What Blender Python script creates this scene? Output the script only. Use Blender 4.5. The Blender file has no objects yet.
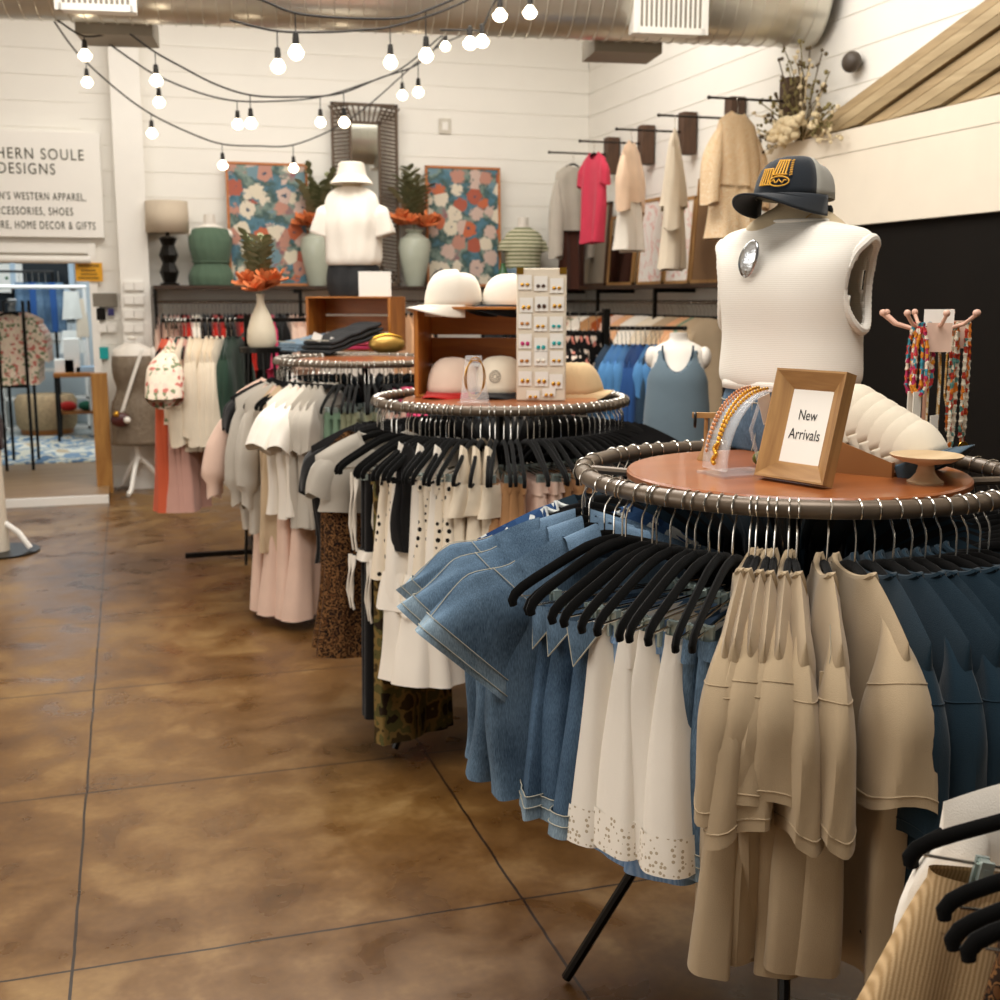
import bpy, math, random
import numpy as np
from mathutils import Vector, Matrix
R = math.radians
PI = math.pi
sc = bpy.context.scene
COL = sc.collection
random.seed(4)

# ---------------------------------------------------------------- camera
CAM_H = 1.58
YAW, PITCH, F = 17.392645, 9.714101, 1180.0      # degrees clockwise of +Y, degrees down, focal length in pixels of a 1000 px frame
cd = bpy.data.cameras.new('camera'); cam = bpy.data.objects.new('camera', cd); COL.objects.link(cam)
cam.location = (0, 0, CAM_H); cam.rotation_euler = (R(90 - PITCH), 0, R(-YAW))
cd.sensor_width = 36; cd.sensor_fit = 'HORIZONTAL'; cd.lens = 36 * F / 1000
cd.clip_start = .02; cd.clip_end = 60
cd.dof.use_dof = True; cd.dof.focus_distance = 2.1; cd.dof.aperture_fstop = 7.0
sc.camera = cam

# ---------------------------------------------------------------- world, lights, exposure
w = bpy.data.worlds.new('world'); sc.world = w; w.use_nodes = True
bg = w.node_tree.nodes['Background']; bg.inputs[0].default_value = (1.0, .92, .82, 1); bg.inputs[1].default_value = .10
sc.view_settings.view_transform = 'Standard'; sc.view_settings.look = 'None'
sc.view_settings.exposure = 0.0; sc.view_settings.gamma = 1
def area(name, loc, rot, sx, sy, power, color=(1, .97, .925), spread=None):
    l = bpy.data.lights.new(name, 'AREA'); l.shape = 'RECTANGLE'; l.size = sx; l.size_y = sy; l.energy = power; l.color = color
    if spread: l.spread = R(spread)
    o = bpy.data.objects.new(name, l); COL.objects.link(o); o.location = loc; o.rotation_euler = rot
    return o
area('ceiling_light_panel', (1.2, 7.4, 4.4), (0, 0, 0), 4.4, 2.6, 165)
area('ceiling_light_panel', (1.0, 5.0, 4.4), (0, 0, 0), 3.4, 1.8, 150)
area('ceiling_light_panel', (0.4, 1.2, 4.4), (0, 0, 0), 3.2, 2.0, 150)
area('shop_window_daylight', (-3.9, 3.0, 2.0), (0, R(-90), 0), 2.2, 3.4, 85, (1, .96, .90))
area('back_room_light', (-.9, 13.2, 3.0), (0, 0, 0), 2.2, 2.2, 90, (.86, .94, 1))

# ---------------------------------------------------------------- helpers
def cam_basis():
    y, p = R(YAW), R(PITCH)
    fh = np.array([math.sin(y), math.cos(y), 0]); rt = np.array([math.cos(y), -math.sin(y), 0])
    fw = fh * math.cos(p) + np.array([0, 0, -math.sin(p)])
    return fw, rt, np.cross(rt, fw)
FW, RT, UP = cam_basis(); C0 = np.array([0, 0, CAM_H])
def _ray(x, y): return FW * F + RT * (x - 500) + UP * (500 - y)
def onZ(x, y, z): d = _ray(x, y); return C0 + d * (z - CAM_H) / d[2]
def onY(x, y, Y): d = _ray(x, y); return C0 + d * Y / d[1]
def onX(x, y, X): d = _ray(x, y); return C0 + d * X / d[0]
def lin(h):
    h = h.lstrip('#'); v = [int(h[i:i + 2], 16) / 255 for i in (0, 2, 4)]
    return tuple(c / 12.92 if c <= .04045 else ((c + .055) / 1.055) ** 2.4 for c in v) + (1,)

class MB:
    def __init__(s): s.v = []; s.f = []
    def add(s, verts, faces):
        o = len(s.v); s.v += [tuple(map(float, p)) for p in verts]; s.f += [tuple(i + o for i in f) for f in faces]; return s
    def box(s, c, d, rz=0, ry=0, rx=0):
        m = Matrix.Rotation(rz, 3, 'Z') @ Matrix.Rotation(ry, 3, 'Y') @ Matrix.Rotation(rx, 3, 'X')
        vs = []
        for x in (-.5, .5):
            for y in (-.5, .5):
                for z in (-.5, .5):
                    vs.append(Vector(c) + m @ Vector((x * d[0], y * d[1], z * d[2])))
        return s.add(vs, [(0, 1, 3, 2), (4, 6, 7, 5), (0, 4, 5, 1), (2, 3, 7, 6), (0, 2, 6, 4), (1, 5, 7, 3)])
    def span(s, a, b):
        return s.box([(a[i] + b[i]) / 2 for i in range(3)], [abs(b[i] - a[i]) for i in range(3)])
    def loft(s, rings, closed=True, cap0=False, cap1=False):
        n = len(rings[0]); vs = [p for r in rings for p in r]; fs = []
        for i in range(len(rings) - 1):
            for j in range(n if closed else n - 1):
                k = (j + 1) % n
                fs.append((i * n + j, i * n + k, (i + 1) * n + k, (i + 1) * n + j))
        if cap0: fs.append(tuple(range(n - 1, -1, -1)))
        if cap1: fs.append(tuple((len(rings) - 1) * n + j for j in range(n)))
        return s.add(vs, fs)
    def tube(s, pts, r, n=8, closed=False, r2=None, up=(0, 0, 1)):
        """r: radius or list; r2: second half-axis (along 'up' side)"""
        P = [Vector(p) for p in pts]; m = len(P); rings = []; prev = None
        for i in range(m):
            if closed: t = P[(i + 1) % m] - P[(i - 1) % m]
            else: t = P[min(i + 1, m - 1)] - P[max(i - 1, 0)]
            if t.length < 1e-9: t = Vector((0, 0, 1))
            t.normalize()
            u = Vector(up)
            if abs(t.dot(u)) > .96 and r2 is None: u = prev if prev is not None else Vector((1, 0, 0.01))
            a = t.cross(u)
            if a.length < 1e-6: a = t.cross(Vector((1, .1, 0)))
            a.normalize(); b = a.cross(t).normalized()
            if prev is not None and r2 is None:
                b2 = (prev - t * prev.dot(t))
                if b2.length > 1e-6: b = b2.normalized(); a = t.cross(b).normalized()
            prev = b
            rr = r[i] if isinstance(r, (list, tuple)) else r
            q = rr if r2 is None else r2
            rings.append([P[i] + a * (rr * math.cos(2 * PI * k / n)) + b * (q * math.sin(2 * PI * k / n)) for k in range(n)])
        if closed: rings.append(rings[0])
        return s.loft(rings, True, not closed, not closed)
    def lathe(s, prof, n=28, c=(0, 0, 0), sx=1, sy=1, caps=True):
        rings = [[(c[0] + r * sx * math.cos(2 * PI * k / n), c[1] + r * sy * math.sin(2 * PI * k / n), c[2] + z) for k in range(n)] for r, z in prof]
        return s.loft(rings, True, caps, caps)
    def ball(s, c, r, n=12, m=8, sc_=(1, 1, 1)):
        prof = [(max(1e-4, r * math.sin(PI * i / m)), -r * math.cos(PI * i / m)) for i in range(m + 1)]
        rings = [[(c[0] + q * sc_[0] * math.cos(2 * PI * k / n), c[1] + q * sc_[1] * math.sin(2 * PI * k / n), c[2] + z * sc_[2]) for k in range(n)] for q, z in prof]
        return s.loft(rings, True, True, True)
    def sheet(s, fn, nu, nv):
        vs = [fn(i / (nu - 1), j / (nv - 1)) for j in range(nv) for i in range(nu)]
        fs = [(j * nu + i, j * nu + i + 1, (j + 1) * nu + i + 1, (j + 1) * nu + i) for j in range(nv - 1) for i in range(nu - 1)]
        return s.add(vs, fs)
    def mesh(s, name, m, smooth=True, ang=40, fix=True):
        me = bpy.data.meshes.new(name); me.from_pydata(s.v, [], s.f); me.update()
        if fix:
            import bmesh
            b = bmesh.new(); b.from_mesh(me); bmesh.ops.recalc_face_normals(b, faces=b.faces); b.to_mesh(me); b.free()
        if m is not None: me.materials.append(m)
        if smooth:
            me.polygons.foreach_set('use_smooth', [True] * len(me.polygons)); me.set_sharp_from_angle(angle=R(ang))
        me.update(); return me
    def build(s, name, m, parent=None, smooth=True, ang=40, loc=None, rz=None, bevel=0, solid=0):
        o = bpy.data.objects.new(name, s.mesh(name, m, smooth, ang)); COL.objects.link(o)
        if parent is not None: o.parent = parent
        if loc is not None: o.location = loc
        if rz is not None: o.rotation_euler.z = rz
        if solid:
            k = o.modifiers.new('solid', 'SOLIDIFY'); k.thickness = solid; k.offset = 0
        if bevel:
            k = o.modifiers.new('bevel', 'BEVEL'); k.width = bevel; k.segments = 2; k.limit_method = 'ANGLE'
        return o
def tag(o, label, cat, group=None, kind=None):
    o['label'] = label; o['category'] = cat
    if group: o['group'] = group
    if kind: o['kind'] = kind
    return o
def thing(name, label, cat, loc=(0, 0, 0), rz=0, group=None):
    o = bpy.data.objects.new(name, None); COL.objects.link(o); o.empty_display_size = .05
    o.location = loc; o.rotation_euler = (0, 0, rz); return tag(o, label, cat, group)
def struct(name, mb, m, smooth=False, **k):
    o = mb.build(name, m, None, smooth, **k); o['kind'] = 'structure'; return o
def part_label(o, s): o['label'] = s; return o
ORD = ['first', 'second', 'third', 'fourth', 'fifth', 'sixth', 'seventh', 'eighth', 'ninth', 'tenth', 'eleventh', 'twelfth', 'thirteenth', 'fourteenth', 'fifteenth', 'sixteenth', 'seventeenth', 'eighteenth', 'nineteenth', 'twentieth']
def text_mesh(txt, width=None, height=None, m=None, depth=.001, align='CENTER', spacing=1.0, bold=0):
    c = bpy.data.curves.new('txt', 'FONT'); c.body = txt; c.size = 1; c.extrude = depth; c.align_x = 'CENTER'; c.align_y = 'CENTER'; c.space_character = spacing; c.offset = bold
    t = bpy.data.objects.new('txt', c); COL.objects.link(t)
    bpy.context.view_layer.update()
    me = bpy.data.meshes.new_from_object(t.evaluated_get(bpy.context.evaluated_depsgraph_get()))
    bpy.data.objects.remove(t); bpy.data.curves.remove(c)
    vs = np.array([v.co[:] for v in me.vertices]); mn, mx = vs.min(0), vs.max(0)
    sx = width / (mx[0] - mn[0]) if width else 1; sy = height / (mx[1] - mn[1]) if height else sx
    for v in me.vertices: v.co = ((v.co.x - (mn[0] + mx[0]) / 2) * sx, (v.co.y - (mn[1] + mx[1]) / 2) * sy, v.co.z)
    me.materials.clear(); me.materials.append(m); return me
def text_obj(name, me, loc, rot, parent=None):
    o = bpy.data.objects.new(name, me); COL.objects.link(o); o.location = loc; o.rotation_euler = rot
    if parent: o.parent = parent
    return o

# ---------------------------------------------------------------- materials
MATS = {}
def mat(name, col, rough=.6, metal=0, var=.06, vscale=6, bump=0, bscale=200, sheen=0, coat=0, trans=0, emit=None, estr=0, alpha=1, spec=.5, stretch=(1, 1, 1)):
    if name in MATS: return MATS[name]
    m = bpy.data.materials.new(name); m.use_nodes = True; nt = m.node_tree; N = nt.nodes; L = nt.links; b = N['Principled BSDF']
    c = lin(col) if isinstance(col, str) else tuple(col) + (1,)
    b.inputs['Roughness'].default_value = rough; b.inputs['Metallic'].default_value = metal
    b.inputs['Specular IOR Level'].default_value = spec
    b.inputs['Sheen Weight'].default_value = sheen; b.inputs['Coat Weight'].default_value = coat
    b.inputs['Transmission Weight'].default_value = trans; b.inputs['Alpha'].default_value = alpha
    tc = N.new('ShaderNodeTexCoord'); mp = N.new('ShaderNodeMapping'); mp.inputs['Scale'].default_value = stretch; L.new(tc.outputs['Object'], mp.inputs[0])
    if var:
        n = N.new('ShaderNodeTexNoise'); n.inputs['Scale'].default_value = vscale; n.inputs['Detail'].default_value = 4; L.new(mp.outputs[0], n.inputs[0])
        mx = N.new('ShaderNodeMix'); mx.data_type = 'RGBA'; L.new(n.outputs['Fac'], mx.inputs[0])
        mx.inputs[6].default_value = tuple(max(0, x * (1 - 2.2 * var)) for x in c[:3]) + (1,)
        mx.inputs[7].default_value = tuple(min(1, x * (1 + 2.2 * var)) for x in c[:3]) + (1,)
        L.new(mx.outputs[2], b.inputs['Base Color'])
    else: b.inputs['Base Color'].default_value = c
    if bump:
        n2 = N.new('ShaderNodeTexNoise'); n2.inputs['Scale'].default_value = bscale; n2.inputs['Detail'].default_value = 3; L.new(mp.outputs[0], n2.inputs[0])
        bp = N.new('ShaderNodeBump'); bp.inputs['Strength'].default_value = bump; bp.inputs['Distance'].default_value = .002; L.new(n2.outputs['Fac'], bp.inputs['Height']); L.new(bp.outputs[0], b.inputs['Normal'])
    if emit: b.inputs['Emission Color'].default_value = lin(emit); b.inputs['Emission Strength'].default_value = estr
    MATS[name] = m; return m
def fab(name, col, var=.05, rough=.92): return mat('fabric ' + name, col, rough, var=var, vscale=9, bump=.35, bscale=520, sheen=.15, spec=.2)
def nodes_of(m): nt = m.node_tree; return nt.nodes, nt.links, nt.nodes['Principled BSDF']
def ramp(N, L, src, stops, interp='LINEAR'):
    r = N.new('ShaderNodeValToRGB'); e = r.color_ramp; e.interpolation = interp
    while len(e.elements) < len(stops): e.elements.new(.5)
    for el, (p, c) in zip(e.elements, stops): el.position = p; el.color = lin(c)
    L.new(src, r.inputs[0]); return r
def pattern(name, kind, cols, scale=20, rough=.9, stretch=(1, 1, 1)):
    if name in MATS: return MATS[name]
    m = mat(name, cols[0], rough, var=0, bump=.3, bscale=500, spec=.2); N, L, b = nodes_of(m)
    tc = N.new('ShaderNodeTexCoord'); mp = N.new('ShaderNodeMapping'); mp.inputs['Scale'].default_value = stretch; L.new(tc.outputs['Object'], mp.inputs[0])
    if kind == 'dots':
        v = N.new('ShaderNodeTexVoronoi'); v.inputs['Scale'].default_value = scale; v.inputs['Randomness'].default_value = .55; L.new(mp.outputs[0], v.inputs[0])
        r = ramp(N, L, v.outputs['Distance'], [(0, cols[1]), (.3, cols[0])], 'CONSTANT')
    elif kind == 'noise':
        v = N.new('ShaderNodeTexNoise'); v.inputs['Scale'].default_value = scale; v.inputs['Detail'].default_value = 2; L.new(mp.outputs[0], v.inputs[0])
        k = len(cols); r = ramp(N, L, v.outputs['Fac'], [(.34 + .34 * i / k if i else 0, c) for i, c in enumerate(cols)], 'CONSTANT')
    elif kind == 'stripes':
        v = N.new('ShaderNodeTexWave'); v.bands_direction = 'Z'; v.inputs['Scale'].default_value = scale; L.new(mp.outputs[0], v.inputs[0])
        r = ramp(N, L, v.outputs['Fac'], [(0, cols[0]), (.45, cols[0]), (.55, cols[1])])
    elif kind == 'vstripes':
        v = N.new('ShaderNodeTexWave'); v.bands_direction = 'X'; v.inputs['Scale'].default_value = scale; v.inputs['Distortion'].default_value = 1.5; L.new(mp.outputs[0], v.inputs[0])
        r = ramp(N, L, v.outputs['Fac'], [(0, cols[0]), (1, cols[1])])
    elif kind == 'cells':
        v = N.new('ShaderNodeTexVoronoi'); v.inputs['Scale'].default_value = scale; L.new(mp.outputs[0], v.inputs[0])
        sp = N.new('ShaderNodeSeparateColor'); L.new(v.outputs['Color'], sp.inputs[0])
        k = len(cols); r = ramp(N, L, sp.outputs[0], [(i / k, c) for i, c in enumerate(cols)], 'CONSTANT')
    L.new(r.outputs[0], b.inputs['Base Color']); return m
def denim_mat(name, c0, c1):
    m = mat(name, c0, .85, var=0, bump=.5, bscale=900, spec=.25); N, L, b = nodes_of(m)
    tc = N.new('ShaderNodeTexCoord'); n = N.new('ShaderNodeTexNoise'); n.inputs['Scale'].default_value = 9; n.inputs['Detail'].default_value = 6; L.new(tc.outputs['Object'], n.inputs[0])
    mp = N.new('ShaderNodeMapping'); mp.inputs['Scale'].default_value = (700, 700, 90); L.new(tc.outputs['Object'], mp.inputs[0])
    n2 = N.new('ShaderNodeTexNoise'); n2.inputs['Scale'].default_value = 1; L.new(mp.outputs[0], n2.inputs[0])
    a = N.new('ShaderNodeMath'); a.operation = 'MULTIPLY_ADD'; L.new(n2.outputs[0], a.inputs[0]); a.inputs[1].default_value = .5; 
    s2 = N.new('ShaderNodeMath'); s2.operation = 'MULTIPLY'; L.new(n.outputs[0], s2.inputs[0]); s2.inputs[1].default_value = .55; L.new(s2.outputs[0], a.inputs[2])
    r = ramp(N, L, a.outputs[0], [(.3, c0), (.72, c1)]); L.new(r.outputs[0], b.inputs['Base Color']); return m
def wood(name, c0, c1, scale=14, rough=.45, axis='X', coat=0, dist=2.5):
    if name in MATS: return MATS[name]
    m = mat(name, c0, rough, var=0, coat=coat); N, L, b = nodes_of(m)
    tc = N.new('ShaderNodeTexCoord'); mp = N.new('ShaderNodeMapping')
    s = {'X': (.12, 1, 1), 'Y': (1, .12, 1), 'Z': (1, 1, .12)}[axis]; mp.inputs['Scale'].default_value = s; L.new(tc.outputs['Object'], mp.inputs[0])
    n = N.new('ShaderNodeTexNoise'); n.inputs['Scale'].default_value = scale; n.inputs['Detail'].default_value = 8; n.inputs['Distortion'].default_value = dist; L.new(mp.outputs[0], n.inputs[0])
    r = ramp(N, L, n.outputs['Fac'], [(.3, c0), (.7, c1)]); L.new(r.outputs[0], b.inputs['Base Color'])
    bp = N.new('ShaderNodeBump'); bp.inputs['Strength'].default_value = .15; bp.inputs['Distance'].default_value = .002; L.new(n.outputs['Fac'], bp.inputs['Height']); L.new(bp.outputs[0], b.inputs['Normal'])
    return m
m_wall = mat('white painted boards', '#F1EDE4', .6, var=.02, vscale=2, bump=.2, bscale=30)
m_white = mat('white paint', '#F2EEE6', .5, var=.015)
m_cream = mat('cream painted board', '#EADFCC', .55, var=.02)
m_black = mat('black metal', '#16130F', .4, metal=.6, var=.05)
m_chalk = mat('chalkboard black', '#120E0A', .8, var=.12, vscale=3, spec=.15)
m_velvet = mat('black velvet', '#0B0A09', .95, var=.1, sheen=.06, spec=.12, bump=.4, bscale=900)
m_chrome = mat('chrome', '#D8D4CC', .18, metal=1, var=0)
m_ring = mat('brown grey steel tube', '#6B5D4E', .35, metal=.35, var=.08, vscale=20)
m_disc = wood('cherry laminate', '#8A4A22', '#A86234', 6, .3, coat=.3, dist=1)
m_crate = wood('orange stained pine', '#8E4F17', '#B97328', 10, .5, 'X')
m_crate_z = wood('orange stained pine upright', '#8E4F17', '#B97328', 10, .5, 'Z')
m_dark_wood = wood('dark shelf wood', '#2A1A10', '#46301F', 12, .5)
m_bracket = wood('walnut block', '#3A2618', '#5A3D28', 12, .6, 'Z')
m_frame = wood('mango wood frame', '#8A6236', '#B98E56', 16, .55, 'X')
m_frame_z = wood('mango wood frame upright', '#8A6236', '#B98E56', 16, .55, 'Z')
m_skin = mat('mannequin white plastic', '#EDE6DB', .45, var=.01)
m_tanskin = mat('mannequin tan linen', '#CBB795', .8, var=.04, bump=.3)
m_gold = mat('gold metal', '#D9A441', .28, metal=1, var=.02)
m_paper = mat('white card', '#F3EEE4', .8, var=.01)
m_clear = mat('clear acrylic', '#FFFFFF', .06, var=0, alpha=.22, spec=.8)
m_clip = mat('clear plastic clip', '#AEBDB9', .2, var=0, metal=.5)
m_ink = mat('black print', '#1B1815', .8, var=0)
m_post = wood('oak post', '#96642B', '#B98844', 10, .55, 'Z')

# floor: stained polished concrete with saw-cut joints
m_floor = mat('stained concrete', '#6A4526', .4, var=0); N, L, b = nodes_of(m_floor)
tc = N.new('ShaderNodeTexCoord')
def noise(sca, det, dis=0, vec=None):
    n = N.new('ShaderNodeTexNoise'); n.inputs['Scale'].default_value = sca; n.inputs['Detail'].default_value = det; n.inputs['Distortion'].default_value = dis; L.new(vec or tc.outputs['Object'], n.inputs[0]); return n
n1 = noise(.8, 5, .6); n2 = noise(5, 12, .4); n3 = noise(40, 6)
def mth(op, a, b_=None, c=None):
    q = N.new('ShaderNodeMath'); q.operation = op
    for i, x in enumerate((a, b_, c)):
        if x is None: continue
        if hasattr(x, 'default_value') or hasattr(x, 'is_output'): L.new(x, q.inputs[i])
        else: q.inputs[i].default_value = x
    return q.outputs[0]
mixv = mth('MULTIPLY_ADD', n1.outputs[0], .5, mth('MULTIPLY_ADD', n2.outputs[0], .4, mth('MULTIPLY', n3.outputs[0], .12)))
rmp = ramp(N, L, mixv, [(.30, '#38240E'), (.42, '#573919'), (.52, '#6F4E26'), (.62, '#89693C'), (.76, '#A88C5E')])
sepf = N.new('ShaderNodeSeparateXYZ'); L.new(tc.outputs['Object'], sepf.inputs[0])
def joint(src, off, per):
    a = mth('ADD', src, -off + 20 * per); a = mth('MODULO', a, per); a = mth('MINIMUM', a, mth('SUBTRACT', per, a)); return a
wob = mth('MULTIPLY', mth('SUBTRACT', n2.outputs[0], .5), .012)
jx = joint(mth('ADD', sepf.outputs[0], wob), -.2, 1.13); jy = joint(mth('ADD', sepf.outputs[1], wob), 2.77, 1.07)
jm = mth('MINIMUM', jx, jy); jl = mth('LESS_THAN', jm, .0038)
mxj = N.new('ShaderNodeMix'); mxj.data_type = 'RGBA'; L.new(jl, mxj.inputs[0]); L.new(rmp.outputs[0], mxj.inputs[6]); mxj.inputs[7].default_value = lin('#24150A'); L.new(mxj.outputs[2], b.inputs['Base Color'])
rr = N.new('ShaderNodeMapRange'); L.new(n2.outputs[0], rr.inputs[0]); rr.inputs[1].default_value = .3; rr.inputs[2].default_value = .75; rr.inputs[3].default_value = .22; rr.inputs[4].default_value = .5; L.new(rr.outputs[0], b.inputs['Roughness'])
bp = N.new('ShaderNodeBump'); bp.inputs['Strength'].default_value = .07; bp.inputs['Distance'].default_value = .003
L.new(mth('SUBTRACT', mth('MULTIPLY', n2.outputs[0], .5), jl), bp.inputs['Height']); L.new(bp.outputs[0], b.inputs['Normal'])

# ---------------------------------------------------------------- the room
XR, YB, ZC = 4.1, 10.4, 4.6
def boards(mb, p0, u, length, z0, z1, h=.2, n_in=(0, 1)):
    """shiplap: vertical wall strip from p0 along unit u; n_in = direction into the room"""
    rows = []; z = z0
    while z < z1 - 1e-6:
        t = min(z + h, z1)
        rows += [(z, 0), (t - .007, 0), (t - .006, -.007), (t, -.007)]; z = t
    pr = []
    for zz, d in rows:
        pr.append([(p0[0] + n_in[0] * d, p0[1] + n_in[1] * d, zz), (p0[0] + u[0] * length + n_in[0] * d, p0[1] + u[1] * length + n_in[1] * d, zz)])
    return mb.loft(pr, closed=False)
m_f = MB().box((0.1, 6, -.05), (8.6, 20, .1)); struct('floor', m_f, m_floor)
struct('ceiling', MB().box((0.1, 6, ZC + .05), (8.6, 13, .1)), m_white)
DX0, DX1, DZ = -2.0, -.27, 1.92
bw = MB(); boards(bw, (DX1, YB), (1, 0), XR - DX1, 0, 3.62, .2, (0, -1)); boards(bw, (-4.1, YB), (1, 0), 4.1 + DX0, 0, 3.6, .2, (0, -1))
boards(bw, (DX0, YB), (1, 0), DX1 - DX0, 1.92, 3.6, .2, (0, -1))
bw.span((-4.1, YB + .01, 3.6), (XR, YB + .12, ZC))
bw.span((DX1, YB + .012, 0), (XR, YB + .14, 3.62)).span((-4.1, YB + .012, 0), (DX0, YB + .14, 3.62)).span((DX0, YB + .012, 1.92), (DX1, YB + .14, 3.62))
struct('wall_back', bw, m_wall)
rw = MB(); boards(rw, (XR, YB), (0, -1), 13, 0, ZC, .2, (-1, 0)); rw.span((XR + .012, YB + .14, 0), (XR + .12, -2.6, ZC)); struct('wall_right', rw, m_wall)
lw = MB().span((-4.2, YB + .14, 0), (-4.1, 5.2, ZC)).span((-4.2, 1.0, 0), (-4.1, -2.6, ZC)).span((-4.2, 1, 3.2), (-4.1, 5.2, ZC)).span((-4.2, 1, 0), (-4.1, 5.2, .8)); struct('wall_left', lw, m_wall)
# white pilaster
struct('trim_1', MB().span((-.03, YB - .16, 0), (.2, YB - .001, ZC)), m_white)
# door opening lining, header bar, threshold platform
struct('trim_2', MB().span((DX1 - .002, YB - .04, .09), (DX1 + .06, YB + .2, DZ + .1)).span((DX0, YB - .03, DZ + .02), (DX1, YB + .02, DZ + .1)), m_white)
m_plank = wood('pale floor boards', '#8A6A48', '#A98A64', 8, .4, 'X')
struct('trim_3', MB().span((DX0, 9.62, 0), (-.2, YB + 2.0, .06)), m_plank)
struct('trim_4', MB().span((DX0, 9.58, 0), (-.2, 9.62, .063)), m_white)
# header pipe over the door
tag(MB().tube([(DX0, YB - .1, 1.885), (DX1 + .02, YB - .1, 1.885)], .03, 12).build('curtain_rod', m_white), 'white rod running along the top of the doorway', 'curtain rod')
struct('baseboard_back', MB().span((.2, YB - .03, 0), (XR, YB - .008, .12)), m_white)
# chalkboard-black lower wall, cream fascia above it, on the right wall
struct('trim_5', MB().span((XR - .06, 7.0, 0), (XR - .009, -2, 1.99)), m_chalk)
struct('trim_6', MB().span((XR - .1, 7.02, 1.99), (XR - .009, -2, 2.40)).span((XR - .103, 7.04, 2.403), (XR - .009, -2, 2.53)), m_cream)
# back room
struct('wall_back_room', MB().span((-4.1, 15.6, 0), (1.6, 15.7, 3.4)).span((1.5, 10.54, 0), (1.6, 15.6, 3.4)).span((-4.1, 10.54, 3.4), (1.6, 15.7, 3.5)).span((-4.2, 10.54, 0), (-4.1, 15.7, 3.4)), mat('back room wall', '#C9D0D2', .7, var=.03))
struct('floor_back_room', MB().span((-4.1, 12.0, .0), (1.5, 15.6, .055)), mat('pale grey floor', '#A9ADA8', .3, var=.08))
struct('window_1', MB().span((-2.4, 15.57, 1.3), (-.6, 15.6, 2.5)), mat('dark window glass', '#20262B', .1, var=.1))

# ---------------------------------------------------------------- garments, all in hanger coordinates:
# origin on top of the rail, +X along the hanger (outwards on a round rack), Z up; hanger neck at z=-.115
def sgp(c, p): return math.copysign(abs(c) ** p, c)
def body(W0=.48, W1=.47, L=.62, T0=.04, T1=.08, seed=0, neck=.085, scoop=.075, fold=.010, drop=.075, nu=60, nv=24, z0=-.112, kx=(16, 31), flare=1.0, hem=.008, lean=0., pinch=0):
    rd = random.Random(seed); p = [rd.uniform(0, 6.28) for _ in range(8)]; rings = []
    for j in range(nv):
        s = j / (nv - 1); W = W0 + (W1 - W0) * s ** flare; T = T0 + (T1 - T0) * s ** .7
        if pinch: W -= pinch * math.exp(-((s - .42) / .12) ** 2)
        ring = []
        for i in range(nu):
            t = 2 * PI * i / nu; c, q = math.cos(t), math.sin(t)
            x0 = W0 / 2 * sgp(c, .8); x = W / 2 * sgp(c, .8); y = T / 2 * sgp(q, .55)
            ax = abs(x0)
            if ax < neck: zt = z0 - scoop * (1 if q > 0 else .25) * math.sqrt(max(0, 1 - (ax / neck) ** 2))
            else: zt = z0 - drop * ((ax - neck) / max(1e-3, W0 / 2 - neck)) ** 1.25
            zb = z0 - L + hem * (math.sin(9 * x + p[4]) + .5 * math.sin(23 * x + p[5]))
            z = zt * (1 - s) + zb * s
            if ax >= neck: y *= min(1, (s * 9) ** .6)
            a = fold * s ** .8
            side = 1 if q > 0 else -1
            y += a * (math.sin(kx[0] * x + p[0]) + .7 * math.sin(kx[1] * x + p[1] + 1.5 * s)) + side * a * .6 * math.sin(kx[1] * 1.3 * x + p[2])
            y += lean * s * s + .006 * s * math.sin(5 * s + p[3])
            x += (.012 * s * math.sin(7 * s + p[6])) * (1 if c > 0 else -1)
            ring.append((x, y, z))
        rings.append(ring)
    return rings
def sleeve(side, start, ang, L, w0, w1, t0, t1, seed=0, curve=.0, nu=28, nv=14, fold=.004, cuff=0, g0=.3, gl=.4, hemw=0):
    rd = random.Random(seed + 77); p = [rd.uniform(0, 6.28) for _ in range(4)]; rings = []
    x, z = start; a = R(ang); st = L / (nv - 1)
    for j in range(nv):
        s = j / (nv - 1); dx, dz = math.cos(a) * side, -math.sin(a); nx, nz = -dz * side, dx * side   # normal in plane
        g = min(1, s / gl); g = g * g * (3 - 2 * g)
        w = (w0 + (w1 - w0) * s) * (g0 + (1 - g0) * g); t_ = t0 * .5 + (t1 - t0 * .5) * g
        if cuff and s > .86: w = w1 * .55; t_ = t1 * .6
        ring = []
        for i in range(nu):
            th = 2 * PI * i / nu; c, q = math.cos(th), math.sin(th)
            o = w / 2 * sgp(c, .8); y = t_ / 2 * sgp(q, .7) + fold * (.3 + s) * (math.sin(3 * th + p[0] + 3 * s) + math.sin(26 * o + p[1] + 2.5 * s))
            k = 1 + .06 * math.sin(5 * th + p[2] + 6 * s)
            ring.append((side * x + nx * side * o * k * 1.0, y, z + nz * side * o * k - hemw * s ** 3 * (1 + math.sin(2 * th + p[3]) * 1.2)))
        rings.append(ring)
        x += math.cos(a) * st; z += -math.sin(a) * st; a = min(R(89), a + curve * st)
    return rings
def collar_pts(neck, z0, scoop, front=True, y=.012, n=20):
    pts = []
    for i in range(n * 2):
        t = 2 * PI * i / (2 * n); x = neck * math.cos(t); q = math.sin(t)
        pts.append((x, y * sgp(q, .6), z0 + .001 - scoop * (1 if q > 0 else .25) * math.sqrt(max(0, 1 - (x / neck) ** 2))))
    return pts
PROTO = {}
def add_parts(key, root, parts):
    """store prototype: list of (name, mesh)"""
    PROTO[key] = (root, parts); return key
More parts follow.
